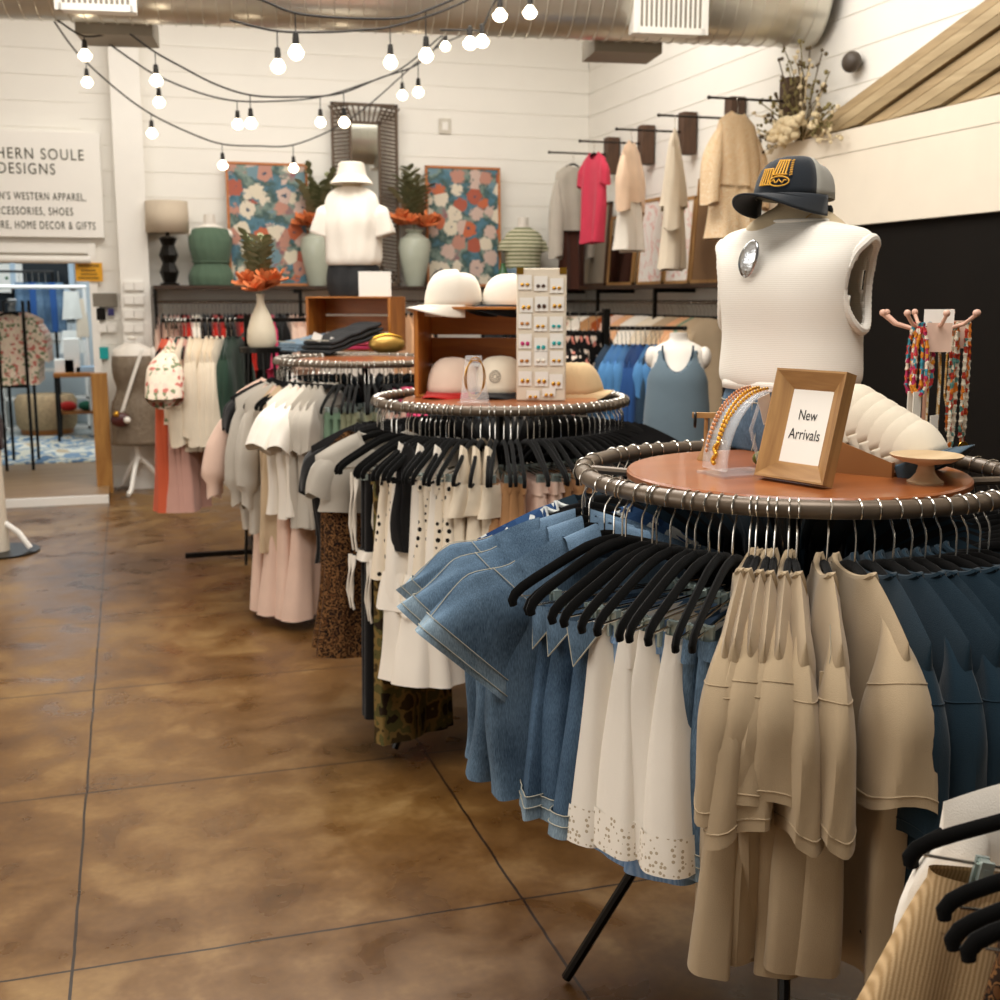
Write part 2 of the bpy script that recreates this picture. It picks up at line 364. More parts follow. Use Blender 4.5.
def g_tee(key, m, L=.64, W0=.48, W1=.46, sl=.36, sang=82, sw=.15, st=.085, seed=0, T1=.09, scoop=.075, small=False, hemband=True, fold=.01, cuff=0, drop=.075, T0=.035, collar_m=None, scurve=1.2, seam=False, **k):
    if key in PROTO: return key
    mb = MB().loft(body(W0, W1, L, T0, T1, seed, scoop=scoop, fold=fold, drop=drop, nu=36 if small else 60, nv=14 if small else 26, **k))
    zs = -.112 - drop
    S = [MB().loft(sleeve(s_, (W0 / 2 - .10, zs + .026), 38 if sang > 72 else sang - 25, sl + .06, sw * .8, sw * .85, st * .35, st, seed + s_ + 3, scurve * (4.2 if sang > 72 else 1.2), g0=.12, gl=.62, hemw=.012, nu=16 if small else 30, nv=8 if small else 18, cuff=cuff)) for s_ in (1, -1)]
    if seam:
        for q in S:
            for j in (7, 16): q.tube([q.v[j * 30 + i] for i in range(30)], .0016, 5, closed=True)
    if small:
        for q in S: mb.add(q.v, q.f)
        return add_parts(key, 'top', [('top', mb.mesh(key, m))])
    parts = [('torso_panel', mb.mesh(key, m))] + [('sleeve', q.mesh(key + ' sleeve', m)) for q in S]
    parts.append(('collar', MB().tube(collar_pts(.087, -.112, scoop), .006, 6, closed=True).mesh(key + ' collar', collar_m or m)))
    return add_parts(key, 'top', parts)
def g_dress(key, m, L=1.0, W0=.34, W1=.5, T1=.12, seed=0, fold=.016, straps=True, small=False, kx=(22, 43), pinch=0, tiers=None, tier_m=None, **k):
    if key in PROTO: return key
    mb = MB().loft(body(W0, W1, L, .025, T1, seed, neck=.1, scoop=.1, fold=fold, nu=44 if small else 72, nv=16 if small else 30, kx=kx, pinch=pinch, **k))
    parts = [('skirt_and_bodice', mb.mesh(key, m))]
    if tiers:
        for ti, (z, h, Wt, Tt) in enumerate(tiers):
            parts.append(('ruffle', MB().loft(skirt_rings(Wt, Wt * 1.12, h, Tt, Tt * 1.3, seed + ti + 9, z0=z, fold=.02, kx=(30, 55))).mesh(key + ' ruffle', tier_m or m)))
    if small: return add_parts(key, 'dress', parts[:1])
    return add_parts(key, 'dress', parts)
def skirt_rings(W0, W1, L, T0, T1, seed=0, z0=-.235, fold=.012, kx=(20, 41), nu=64, nv=18, flare=.9, hem=.006, lean=0, x0=0):
    rd = random.Random(seed + 5); p = [rd.uniform(0, 6.28) for _ in range(6)]; rings = []
    for j in range(nv):
        s = j / (nv - 1); W = W0 + (W1 - W0) * s ** flare; T = T0 + (T1 - T0) * s ** .7; ring = []
        for i in range(nu):
            t = 2 * PI * i / nu; c, q = math.cos(t), math.sin(t); x = W / 2 * sgp(c, .85); y = T / 2 * sgp(q, .6)
            a = fold * (.15 + s) ; y += a * (math.sin(kx[0] * x + p[0]) * .7 + .6 * math.sin(kx[1] * x + p[1])) ; y += lean * s
            r_ = 1 + .05 * s * math.sin(6 * t + p[2])
            ring.append((x0 + x * r_, y * r_, z0 - L * s + hem * s * math.sin(11 * x + p[3])))
        rings.append(ring)
    return rings
def g_skirt(key, m, L=.42, W0=.28, W1=.38, T0=.03, T1=.09, seed=0, waist_m=None, hem_m=None, hemh=.0, fold=.012, kx=(20, 41), small=False, z0=-.235, stitch=None, waisth=.035, eyelet=False):
    if key in PROTO: return key
    parts = [('skirt_panel', MB().loft(skirt_rings(W0, W1, L, T0, T1, seed, z0, fold, kx, nu=36 if small else 70, nv=10 if small else 20)).mesh(key, m))]
    if not small:
        parts.append(('waistband', MB().loft(skirt_rings(W0 + .006, W0 + .012, waisth, T0 + .008, T0 + .012, seed, z0 + .004, fold * .3, (70, 120), nv=4)).mesh(key + ' waistband', waist_m or m)))
        R_ = skirt_rings(W0, W1, L, T0, T1, seed, z0, fold, kx, nu=70, nv=20)
        if hemh:
            n = max(1, int(round(hemh / L * 19)))
            parts.append(('hem_band', MB().loft([[(x * 1.015, y * 1.0 + (.003 if y > 0 else -.003), z - (.004 if j == n else 0)) for x, y, z in r] for j, r in enumerate(R_[-n - 1:])]).mesh(key + ' hem', hem_m or m)))
        if stitch:
            n = max(1, int(round(hemh / L * 19)))
            for rr_ in (R_[-n - 1], R_[-2]): parts.append(('stitching', MB().tube([(x * 1.02, y * 1.03 + (.004 if y > 0 else -.004), z) for x, y, z in rr_], .0011, 4, closed=True).mesh(key + ' stitching', stitch)))
    return add_parts(key, 'skirt', parts)
def place(key, loc, rz, name, label, cat, group=None, tilt=(0, 0), scale=1):
    _, parts = PROTO[key]
    if name.endswith('_top'): name = name[:-4] + '_blouse'
    if len(parts) == 1:
        o = bpy.data.objects.new(name, parts[0][1]); COL.objects.link(o); tag(o, label, cat, group)
    else:
        o = thing(name, label, cat, group=group)
        for n, me in parts:
            c = bpy.data.objects.new(n, me); COL.objects.link(c); c.parent = o
    o.location = loc; o.rotation_euler = (tilt[0], tilt[1], rz); o.scale = (scale, scale, scale)
    return o
# ---- hangers
def hanger_meshes():
    hook = MB(); pts = []
    for i in range(13):
        a = R(-35 + i * 215 / 12); pts.append((0.0 + .0205 * math.cos(a), 0, -.019 + .0205 * math.sin(a)))
    pts = pts + [(-.0195, 0, -.03), (-.012, 0, -.045), (-.003, 0, -.058), (0, 0, -.07), (0, 0, -.118)]
    hook.tube(pts, .0019, 6, up=(0, 1, 0))
    arm = MB()
    half = [(0, -.118), (.03, -.121), (.06, -.129), (.10, -.147), (.14, -.167), (.17, -.182), (.195, -.196), (.21, -.208), (.216, -.220), (.213, -.230)]
    for s in (1, -1): arm.tube([(s * x, 0, z) for x, z in half], [.0105] * 8 + [.010, .008, .006], 10, r2=.0065, up=(0, 1, 0))
    arm.ball((0, 0, -.118), .011, 10, 6, (1.6, .55, 1))
    bar = MB().tube([(-.198, 0, -.232), (-.1, 0, -.234), (.1, 0, -.234), (.198, 0, -.232)], .0035, 6, r2=.005)
    clips = []
    for s in (1, -1):
        clip = MB(); clips.append(clip)
        clip.box((s * .125, .008, -.232), (.016, .005, .05)).box((s * .125, -.008, -.232), (.016, .005, .05)).box((s * .125, 0, -.212), (.012, .02, .008)).box((s * .125, 0, -.226), (.008, .022, .02))
    cbar = MB().tube([(-.2, 0, -.214), (.2, 0, -.214)], .0022, 6)
    cb = MB(); cb.add(cbar.v, cbar.f)
    return hook.mesh('hook', m_chrome), arm.mesh('arm', m_velvet), bar.mesh('bar', m_velvet), [c_.mesh('clip', m_clip) for c_ in clips], cb.mesh('cbar', m_chrome)
H_HOOK, H_ARM, H_BAR, H_CLIP, H_CBAR = hanger_meshes()
def hanger(loc, rz, label, group=None, clips=False, tilt=(0, 0), small=False):
    o = thing('clothes_hanger', label, 'hanger', loc, rz, group); o.rotation_euler = (tilt[0], tilt[1], rz)
    L_ = [('hook', H_HOOK), ('shoulder_arm', H_ARM)]
    if not small: L_.append(('trouser_bar', H_CBAR if clips else H_BAR))
    elif clips: L_.append(('trouser_bar', H_CBAR))
    if clips: L_ += [('clip', h_) for h_ in H_CLIP]
    for n, me in L_:
        c = bpy.data.objects.new(n, me); COL.objects.link(c); c.parent = o
    return o

# ---- round rack
def round_rack(cx, cy, zr, label, disc=True, leg_a0=20, pr=.442, disc_r=.35, nleg=4):
    t = thing('round_clothes_rack', label, 'clothes rack', (cx, cy, 0))
    MB().tube([(pr * math.cos(2 * PI * i / 72), pr * math.sin(2 * PI * i / 72), zr - .017) for i in range(72)], .017, 12, closed=True).build('ring_rail', m_ring, t)
    MB().tube([(0, 0, .2), (0, 0, zr - .04)], .017, 12).build('centre_pole', m_black, t)
    for k in range(nleg):
        a = R(leg_a0 + 360 / nleg * k)
        MB().tube([(pr * math.cos(a), pr * math.sin(a), zr - .02), (0, 0, zr - .045)], .009, 8).build('spoke', m_ring, t)
        MB().tube([(.0, .0, .62), (.30 * math.cos(a), .30 * math.sin(a), .33), (.47 * math.cos(a), .47 * math.sin(a), .012)], .0125, 8).build('leg', m_black, t)
    if disc:
        MB().lathe([(0.001, -.018), (disc_r - .004, -.018), (disc_r, -.014), (disc_r, -.004), (disc_r - .004, 0), (0.001, 0)], 72).build('round_top', m_disc, t, loc=(0, 0, zr - .012))
        MB().lathe([(.05, 0), (.05, .012)], 16).build('top_flange', m_black, t, loc=(0, 0, zr - .035))
    return t
def ring_series(cx, cy, zr, items, side, rackname, pr=.442, seed=1, short=None):
    """items: (phi0, phi1, n, [keys], object name, noun, category, clips[, extra out]); phi from the direction to the camera, positive to the left in the photo"""
    base = math.degrees(math.atan2(-cy, -cx)); rd = random.Random(seed); short = short or rackname
    for it in items:
        p0, p1, n, keys, oname, noun, cat, clips = it[:8]; group = it[8] if len(it) > 8 else None
        for i in range(n):
            phi = p0 + (p1 - p0) * (i / (n - 1) if n > 1 else 0) + rd.uniform(-.5, .5)
            a = R(base - phi); loc = (cx + pr * math.cos(a), cy + pr * math.sin(a), zr + .0005)
            rz = a + R(rd.uniform(-4, 4)); tl = (R(rd.uniform(-1.5, 1.5)), R(rd.uniform(-1.0, 1.0)))
            if group: lab = f'{noun} on the hidden far side of the {rackname}'; hl = f'black hanger of {noun}, far side of the {short}'; hg = group + ' hangers'
            elif n == 1: lab = f'{noun} on the {rackname}'; hl = f'black hanger holding the {noun}, {short}'; hg = None
            else: lab = f'{ORD[i]} {noun} from the left on the {rackname}'; hl = f'black hanger holding the {ORD[i]} {noun} from left, {short}'; hg = None
            hanger(loc, rz, ' '.join(hl.split()[:16]), hg, clips, tl, small=(side == 'far'))
            if keys: place(keys[i % len(keys)], loc, rz, oname, ' '.join(lab.split()[:16]), cat, group, tl)

# ---- fabrics
f_taupe = fab('taupe jersey', '#AD987A'); f_navy = fab('navy jersey', '#122733', .08); f_white = fab('white cotton', '#EFE7DA', .02); f_cream = fab('cream knit', '#E4D5BD')
f_black = fab('black knit', '#121010', .1); f_blush = fab('blush cotton', '#E3C3B0'); f_rose = fab('dusty rose', '#C99A8B'); f_sage = fab('sage', '#8C8F72'); f_mint = fab('mint green', '#7E9A80')
f_grey = fab('pale grey', '#B9B1A4'); f_beige = fab('beige linen', '#C6AE8E'); f_tan = fab('tan cotton', '#B98A5E'); f_red = fab('red satin', '#B3261C'); f_coral = fab('coral', '#D0603F'); f_teal = fab('deep teal', '#0F4A41')
f_blue = fab('cobalt blue', '#2A4F86'); f_sky = fab('sky blue', '#4F83B5'); f_slate = fab('slate blue', '#6D7F8A'); f_lblue = pattern('blue pinstripe', 'vstripes', ['#6E8FB8', '#8FA9C9'], 140)
f_rust = fab('rust', '#9A4A1E'); f_pink = fab('hot pink', '#D2436B'); f_peach = fab('peach', '#E9B68A'); f_choc = fab('chocolate', '#33201A'); f_dgreen = fab('dark green', '#2B4033')
f_denim = denim_mat('denim mid', '#22364A', '#7590A8'); f_denim2 = denim_mat('denim dark', '#1C2F42', '#5A7590'); f_denimL = denim_mat('denim seam', '#3E5568', '#9BB0BE')
m_stitch = mat('ecru stitching', '#B3AE9C', .9, var=.05)
f_dots = pattern('cream polka dot', 'dots', ['#E8DAC4', '#15110E'], 38)
f_leo = pattern('leopard print', 'noise', ['#2A1A0E', '#7A5430', '#1A0F08', '#5B3A1E'], 60); f_camo = pattern('camo print', 'noise', ['#3F3118', '#7A6337', '#55502B', '#2A1F12'], 14)
f_flor = pattern('blush floral print', 'cells', ['#EBD9C4', '#EBD9C4', '#E9CDBB', '#C9766A', '#E6D5BE', '#7E8A68', '#EBD9C4'], 45); f_blueflor = pattern('blue daisy print', 'cells', ['#2D4A73', '#36557F', '#DDE0DC', '#27406A'], 45)
f_peplum = fab('white crepe', '#EDE4D6', .02); f_rib = pattern('tan rib', 'vstripes', ['#A2845C', '#C7A980'], 60); f_sequin = pattern('grey gold sequin', 'noise', ['#6C5D4D', '#8F7F6C', '#55483B', '#A39582'], 120, .5)
f_eyelet = pattern('white eyelet cotton', 'dots', ['#EFE7DA', '#B8A88F'], 95)

# ---- garment prototypes
def cyc(fn, base, n, **k): return [fn(f'{base} {i}', seed=11 * i + len(base), **k) for i in range(n)]
K_taupe = [g_tee(f'taupe tee {i}', f_taupe, seam=True, L=.64 + .03 * (i % 3 == 1), sl=[.27, .31, .25, .29, .24, .30][i], st=[.075, .06, .095, .07, .10, .065][i], sw=.17, T1=.10, fold=.016, seed=13 * i) for i in range(6)]
K_navy = cyc(g_tee, 'navy tee', 3, m=f_navy, seam=True, L=.60, sl=.30, st=.07, T1=.09, fold=.014)
def g_denim_shirt(key, seed=0):
    if key in PROTO: return key
    b_ = MB().loft(body(.465, .50, .52, .035, .1, seed, scoop=.05, drop=.065, fold=.012))
    parts = [('torso_panel', b_.mesh(key, f_denim))]; st = MB(); hm = MB()
    for s in (1, -1):
        rg = sleeve(s, (.15, -.195), 43, .22, .18, .23, .06, .055, seed + s, .35, nu=36, nv=18, fold=.005, g0=.62)
        parts.append(('sleeve', MB().loft(rg).mesh(key + ' sleeve', f_denim)))
        def grow(r, e=.004):
            c = np.mean(np.array(r), 0); return [tuple(c + (np.array(p) - c) * (1 + e / max(.02, np.linalg.norm(np.array(p) - c)))) for p in r]
        parts.append(('cuff', MB().loft([grow(r, .0035) for r in rg[-4:]] + [rg[-1]]).mesh(key + ' cuff', f_denimL)))
        for r in (rg[-4], rg[-2]): st.tube(grow(r, .0055), .0009, 4, closed=True)
        st.tube(grow(rg[3], .0045), .0009, 4, closed=True)
        st.tube([grow(r, .003)[0] for r in rg], .0009, 4)
    parts.append(('stitching', st.mesh(key + ' stitching', m_stitch)))
    cl = MB()
    for s in (1, -1):
        cl.sheet(lambda u, v, s=s: (s * (.015 + .075 * u), (-.02 + .05 * v) + .015 * u, -.1 - .035 * v - .02 * u + .02 * math.sin(PI * v)), 8, 6)
    parts.append(('collar', cl.mesh(key + ' collar', f_denim)))
    return add_parts(key, 'shirt', parts)
K_dsh = [g_denim_shirt(f'denim shirt {i}', i * 5) for i in range(3)]
K_dsk = cyc(g_skirt, 'denim shorts', 3, m=f_denim2, L=.40, W0=.29, W1=.40, T0=.04, T1=.11, hemh=.05, hem_m=f_denimL, stitch=m_stitch, fold=.014)
K_wsk = cyc(g_skirt, 'white skirt', 3, m=f_white, L=.40, W0=.27, W1=.37, T0=.045, T1=.15, hemh=.07, hem_m=f_eyelet, fold=.016, waisth=.075, kx=(30, 55))
K_jean = cyc(g_skirt, 'denim jeans', 2, m=f_denim, L=.42, W0=.28, W1=.30, T0=.04, T1=.075, hemh=.04, hem_m=f_denimL, stitch=m_stitch, fold=.008)
K_chamb = cyc(g_dress, 'blue chambray dress', 2, m=f_lblue, L=.74, W0=.36, W1=.50, T1=.12, fold=.02)
K_bflor = cyc(g_tee, 'blue floral blouse', 2, m=f_blueflor, L=.5, sl=.18)
K_chamb = cyc(g_skirt, 'chambray skirt', 2, m=f_lblue, L=.45, W0=.24, W1=.27, T0=.05, T1=.16, fold=.02)
K_darkfar = [g_tee('navy small', f_navy, small=True), g_tee('black small', f_black, small=True, seed=3)]
ZR = 1.236
for k_, key in enumerate(K_dsk):
    for s_ in (1, -1):
        q = MB(); e = MB()
        P = [(.125 * s_, .05 * s_ + 0, -.232), (.165 * s_, 0, -.238), (.150 * s_, -.045 * s_, -.236), (.178 * s_, .012, -.315)]
        q.sheet(lambda u, v: tuple((Vector(P[0]) * (1 - u) + Vector(P[2]) * u) * (1 - v) + Vector(P[3]) * v + Vector((s_ * .03 * math.sin(PI * u) * (1 - v), 0, 0))), 8, 8)
        e.tube([Vector(P[0]) * (1 - v) + Vector(P[3]) * v for v in np.linspace(0, 1, 6)] + [Vector(P[2]) * (1 - v) + Vector(P[3]) * v for v in np.linspace(1, 0, 6)[1:]], .0016, 5)
        PROTO[key][1].append(('fold_over_flap', q.mesh(key + ' flap', f_denim))); PROTO[key][1].append(('flap_edging', e.mesh(key + ' edging', m_stitch)))
# ================================================================ front round rack
FX, FY = 1.32, 2.15
round_rack(FX, FY, ZR, 'round rack nearest the camera with a wooden top and a sweater vest mannequin', leg_a0=62)
ring_series(FX, FY, ZR, [
    (98, 88, 2, K_bflor, 'blouse', 'blue daisy print blouse', 'blouse', False),
    (76, 55, 3, K_dsh, 'denim_shirt', 'denim shirt with wide cuffed sleeve', 'shirt', False),
    (49, 39, 3, K_dsk, 'denim_shorts', 'pair of dark denim shorts clipped up', 'shorts', True),
    (46, 22, 3, K_chamb, 'chambray_skirt', 'pinstriped blue skirt behind the white skirts', 'skirt', True),
    (35, 19, 4, K_wsk, 'eyelet_skirt', 'white skirt with eyelet hem', 'skirt', True),
    (16, 13, 2, K_jean, 'denim_shorts', 'pair of long mid-blue denim shorts', 'shorts', True),
    (9.5, -1, 6, K_taupe, 'drop_shoulder_tee', 'closely packed taupe tee', 't-shirt', False),
    (-8, -14.5, 2, K_taupe[::-1], 'drop_shoulder_tee', 'spread-out taupe tee showing its neckline', 't-shirt', False),
    (-19, -52, 9, K_navy, 'navy_tee', 'dark navy tee', 't-shirt', False)], 'near', 'front round rack', seed=5)
ring_series(FX, FY, ZR, [
    (112, 172, 12, K_darkfar, 'dark_top', 'dark top', 'top', False, 'dark tops on the far side of the front rack'),
    (-66, -172, 17, K_darkfar, 'dark_top', 'navy or black top', 'top', False, 'dark tops on the right and far side of the front rack')], 'far', 'front round rack', seed=6)

# ================================================================ middle round rack
MX, MY = 1.27, 4.05
round_rack(MX, MY, ZR, 'middle round rack whose top carries the cap crate and earring board', leg_a0=20)
K_blkl = cyc(g_dress, 'black long', 2, m=f_black, L=1.0, W0=.36, W1=.42, T1=.10)
K_leo = cyc(g_dress, 'leopard', 1, m=f_leo, L=.78, W0=.38, W1=.5, T1=.14)
K_ctee = cyc(g_tee, 'cream tee', 2, m=f_grey, L=.28, sl=.12, sang=74, sw=.12, st=.06)
K_blkt = cyc(g_tee, 'black tee', 2, m=f_black, L=.5, sl=.14, sang=74)
K_camo = cyc(g_skirt, 'camo pants', 1, m=f_camo, L=.92, W0=.28, W1=.30, T0=.04, T1=.08, fold=.012)
K_dots = cyc(g_skirt, 'dots', 3, m=f_dots, L=.34, W0=.27, W1=.35, T0=.04, T1=.11, fold=.014)
K_vest = cyc(g_dress, 'black vest', 1, m=f_black, L=.36, W0=.30, W1=.34, T1=.09)
K_wt = [g_dress(f'white tier {i}', f_peplum, L=.78, W0=.26, W1=.40, T1=.16, seed=i * 7, fold=.02, tiers=[(-.54, .13, .33, .12)]) for i in range(2)]
K_ivo = cyc(g_dress, 'ivory ruffle', 2, m=f_cream, L=.55, W0=.28, W1=.36, T1=.1, tiers=[(-.235, .1, .31, .07)])
K_tans = cyc(g_skirt, 'tan skirt', 2, m=f_tan, L=.55, W0=.28, W1=.36, T0=.04, T1=.1)
K_blus = cyc(g_skirt, 'peach skirt', 2, m=f_blush, L=.5, W0=.28, W1=.36, T0=.04, T1=.1)
def g_tied(key):
    if key in PROTO: return key
    p = [('trouser_leg', MB().loft(skirt_rings(.24, .26, .86, .05, .08, 3, -.235, .01, nu=48, nv=20)).mesh(key, f_black))]
    q = MB().loft(skirt_rings(.27, .29, .035, .09, .10, 4, -.50, .004, nu=48, nv=4)); p.append(('tie_belt', q.mesh(key + ' belt', f_peplum)))
    for i, (x, y, z, l) in enumerate([(.13, .05, -.52, .22), (.15, -.04, -.52, .19), (.10, .055, -.235, .27), (.14, -.03, -.235, .27)]):
        p.append(('white_strap', MB().tube([(x + .01 * math.sin(3 * k / 6), y + .006 * math.sin(k), z - l * k / 6) for k in range(7)], .008, 6, r2=.004).mesh(key + f' strap{i}', f_peplum)))
    return add_parts(key, 'jumpsuit', p)
K_tied = [g_tied('tied jumpsuit')]
ring_series(MX, MY, ZR, [
    (104, 84, 5, K_blkt, 'black_tee', 'black top', 'top', False),
    (80, 70, 2, K_leo, 'leopard_dress', 'leopard print dress', 'dress', False),
    (66, 66, 1, K_ctee, 'grey_tee', 'pale grey tee between leopard and tied trousers', 't-shirt', False),
    (57, 52, 2, K_tied, 'jumpsuit', 'black trousers with white tie belt', 'trousers', True),
    (46, 44, 2, K_camo, 'camo_trousers', 'pair of camouflage trousers', 'trousers', True),
    (41, 38, 2, K_dots, 'polka_dot_skirt', 'cream polka dot skirt left of the black vest', 'skirt', True),
    (34, 32, 2, K_vest, 'black_vest', 'short black vest between polka dots', 'vest', False),
    (37, 22, 3, K_wt, 'tiered_dress', 'white tiered dress hanging low', 'dress', False),
    (27, 16, 4, K_dots, 'polka_dot_skirt', 'cream polka dot skirt right of the black vest', 'skirt', True),
    (12, 5, 3, K_ivo, 'ruffle_top', 'ivory ruffled top', 'top', False),
    (2, -8, 4, K_tans, 'tan_skirt', 'tan skirt clipped up', 'skirt', True),
    (-11, -20, 4, K_blus, 'blush_skirt', 'blush skirt clipped up', 'skirt', True),
    (-23, -34, 4, K_tans, 'tan_skirt', 'dark tan skirt near the right', 'skirt', True),
    (-38, -58, 6, K_blus, 'blush_skirt', 'pale skirt behind the front rack', 'skirt', True)], 'near', 'middle round rack', seed=9)
ring_series(MX, MY, ZR, [
    (110, 176, 14, K_darkfar[1:], 'dark_top', 'black top', 'top', False, 'black tops on the far side of the middle rack'),
    (-63, -176, 22, K_darkfar[1:], 'dark_top', 'folded black top', 'top', False, 'black tops on the right and far side of the middle rack')], 'far', 'middle round rack', seed=10)

# ================================================================ third round rack
TX, TY, TZ = 1.15, 5.98, 1.285
round_rack(TX, TY, TZ, 'third round rack from the camera, topped with folded jeans', leg_a0=-8)
K_bls = cyc(g_tee, 'blush long', 2, m=f_blush, L=.55, sl=.52, cuff=1, sang=70, W0=.44)
K_gls = cyc(g_tee, 'grey linen', 2, m=f_grey, L=.72, sl=.5, cuff=1, sang=78)
K_bei = cyc(g_dress, 'beige linen', 2, m=f_beige, L=.80, W0=.38, W1=.44, T1=.1)
K_wht = cyc(g_tee, 'white tee', 2, m=f_white, L=.62, sl=.22, sang=70, st=.09)
K_gry = cyc(g_tee, 'light grey tee', 2, m=f_grey, L=.66, sl=.2, sang=75, fold=.014)
K_pleat = cyc(g_dress, 'pleated blush', 2, m=f_blush, L=1.12, W0=.34, W1=.44, T1=.14, fold=.02)
K_mint = cyc(g_skirt, 'mint skirt', 1, m=f_mint, L=.46, T1=.08, T0=.04); K_sage = cyc(g_skirt, 'sage skirt', 2, m=f_sage, L=.42, T1=.08, T0=.04)
K_psh = cyc(g_skirt, 'pale shorts', 1, m=f_blush, L=.3, T1=.08, T0=.04); K_pnk = [g_tee('pink tee', f_pink, small=True, L=.4)]
ring_series(TX, TY, TZ, [
    (98, 84, 3, K_bls, 'long_sleeve_blouse', 'blush long-sleeved blouse', 'blouse', False),
    (78, 72, 2, K_blkt, 'black_tee', 'black top with rounded shoulder', 'top', False),
    (66, 58, 2, K_gls, 'linen_shirt', 'pale grey linen shirt with long sleeve', 'shirt', False),
    (52, 48, 2, K_bei, 'linen_dress', 'beige linen dress', 'dress', False),
    (60, 34, 4, K_pleat, 'pleated_dress', 'floor-length blush pleated dress', 'dress', False),
    (42, 34, 3, K_wht, 'white_tee', 'white tee', 't-shirt', False),
    (30, 23, 3, K_gry, 'grey_tee', 'light grey tee', 't-shirt', False),
    (18, 15, 2, K_mint, 'mint_skirt', 'mint green skirt', 'skirt', True),
    (11, -6, 6, K_sage, 'sage_skirt', 'sage green skirt', 'skirt', True),
    (-12, -18, 3, K_psh, 'blush_shorts', 'pair of blush shorts', 'shorts', True),
    (-22, -24, 2, K_pnk, 'pink_tee', 'hot pink top', 'top', False),
    (-30, -50, 5, K_darkfar[:1], 'dark_top', 'navy top', 'top', False)], 'near', 'third round rack', seed=12)
ring_series(TX, TY, TZ, [
    (104, 176, 14, K_darkfar, 'dark_top', 'dark top', 'top', False, 'dark tops on the far side of the third rack'),
    (-56, -176, 18, K_darkfar, 'dark_top', 'black or navy top', 'top', False, 'dark tops on the right and far side of the third rack')], 'far', 'third round rack', seed=13)

# ================================================================ headwear
def cap_parts(t, crown, brim, back=None, under=None, h=.115, w=.095, ang=0, button=True, bl=.075, flat=.9, btn=None):
    """baseball cap: opening at z=0, peak towards local -Y"""
    n = 32; rings = []
    for j in range(10):
        s = j / 9; k = math.cos(s * PI / 2) ** .55; z = h * math.sin(s * PI / 2) ** .9
        rings.append([(w * k * math.cos(2 * PI * i / n), (w * 1.12) * k * math.sin(2 * PI * i / n) + .01 * s, z + (.012 * s if math.sin(2 * PI * i / n) < 0 else 0)) for i in range(n)])
    if back:
        f = MB(); bk = MB()
        fr = [[p for i, p in enumerate(r) if 15 <= i <= 32 or i == 0] for r in rings]
        fr = [[r[i % n] for i in range(18, 31)] for r in rings]; br = [[r[i % n] for i in range(30, 51)] for r in rings]
        f.loft(fr, closed=False); bk.loft(br, closed=False); f.build('crown', crown, t, solid=.003); bk.build('mesh_back', back, t, solid=.002)
    else: MB().loft(rings, cap1=True).build('crown', crown, t, solid=.003)
    if button: MB().ball((0, .01, h + .002), .006, 8, 5, (1, 1, .5)).build('button', btn or crown, t)
    def br_(u, v, dz=0):
        a = PI + u * PI; r0x, r0y = w, w * 1.12
        x = r0x * math.cos(a) * (1 + .02 * v); y = r0y * math.sin(a) - bl * v * math.sin(u * PI) ** .7
        return (x, y, .004 - .034 * (x / w) ** 2 * v - .010 * v + dz)
    b = MB().sheet(lambda u, v: br_(u, v), 29, 8).build('brim', brim, t, solid=.004)
    MB().tube([br_(i / 28, .35, .003) for i in range(29)], .0008, 4).build('brim_stitch', under or brim, b)
def cap(label, loc, rz, crown, brim, back=None, scale=1, name='baseball_cap', group=None, tilt=0, roll=0, **k):
    t = thing(name, label, 'cap', loc, rz, group); t.rotation_euler = (tilt, roll, rz); t.scale = (scale,) * 3
    cap_parts(t, crown, brim, back, **k); return t
def patch_arc(t, pts_uv, m, r=.0014, w=.095, h=.115, name='embroidery', off=.006):
    """lines drawn on the front of a crown: uv in metres around the centre front"""
    q = MB()
    for ln in pts_uv:
        P = []
        for u, v in ln:
            s = math.asin(max(0, min(.99, (v / h) ** (1 / .9)))) / (PI / 2); k = math.cos(s * PI / 2) ** .55; a = -PI / 2 + u / w
            P.append(((w * k + off) * math.cos(a), (w * 1.12 * k + off) * math.sin(a) + .01 * s, v + .012 * s))
        q.tube(P, r, 5)
    return q.build(name, m, t)
f_capcream = fab('cream cap twill', '#E8DCC6'); f_capwhite = fab('white cap twill', '#F0E6D6'); f_capnavy = fab('charcoal navy cap', '#23282E'); f_capred = fab('red cap brim', '#B5201A'); f_capblack = fab('black cap brim', '#17181A'); f_capblush = fab('pinkish cream cap', '#E6CDB9')
m_net = fab('grey cap netting', '#9A978D')

# ================================================================ mannequins
def ell(z, rx, ry, yo=0, n=40, p=.95): return [(rx * sgp(math.cos(2 * PI * i / n), p), yo + ry * sgp(math.sin(2 * PI * i / n), p), z) for i in range(n)]
def interp_rings(keys, m=5, fn=None, **k):
    """keys: (z, rx, ry, yo) smoothly interpolated"""
    K = np.array(keys); out = []
    ts = np.linspace(0, len(K) - 1, (len(K) - 1) * m + 1)
    for t in ts:
        i = min(int(t), len(K) - 2); f = t - i
        p0 = K[max(i - 1, 0)]; p1 = K[i]; p2 = K[i + 1]; p3 = K[min(i + 2, len(K) - 1)]
        q = .5 * ((2 * p1) + (-p0 + p2) * f + (2 * p0 - 5 * p1 + 4 * p2 - p3) * f * f + (-p0 + 3 * p1 - 3 * p2 + p3) * f ** 3)
        q[1] = max(q[1], .002); q[2] = max(q[2], .002); r = ell(*q, **k); out.append([fn(*pp) for pp in r] if fn else r)
    return out
TORSO = [(0, .155, .105, 0), (.10, .17, .115, 0), (.22, .125, .09, 0), (.34, .145, .105, -.008), (.40, .155, .115, -.015), (.48, .16, .095, -.005), (.54, .155, .075, 0), (.575, .11, .06, .004), (.60, .06, .052, .006), (.64, .05, .05, .0), (.70, .048, .05, -.005)]
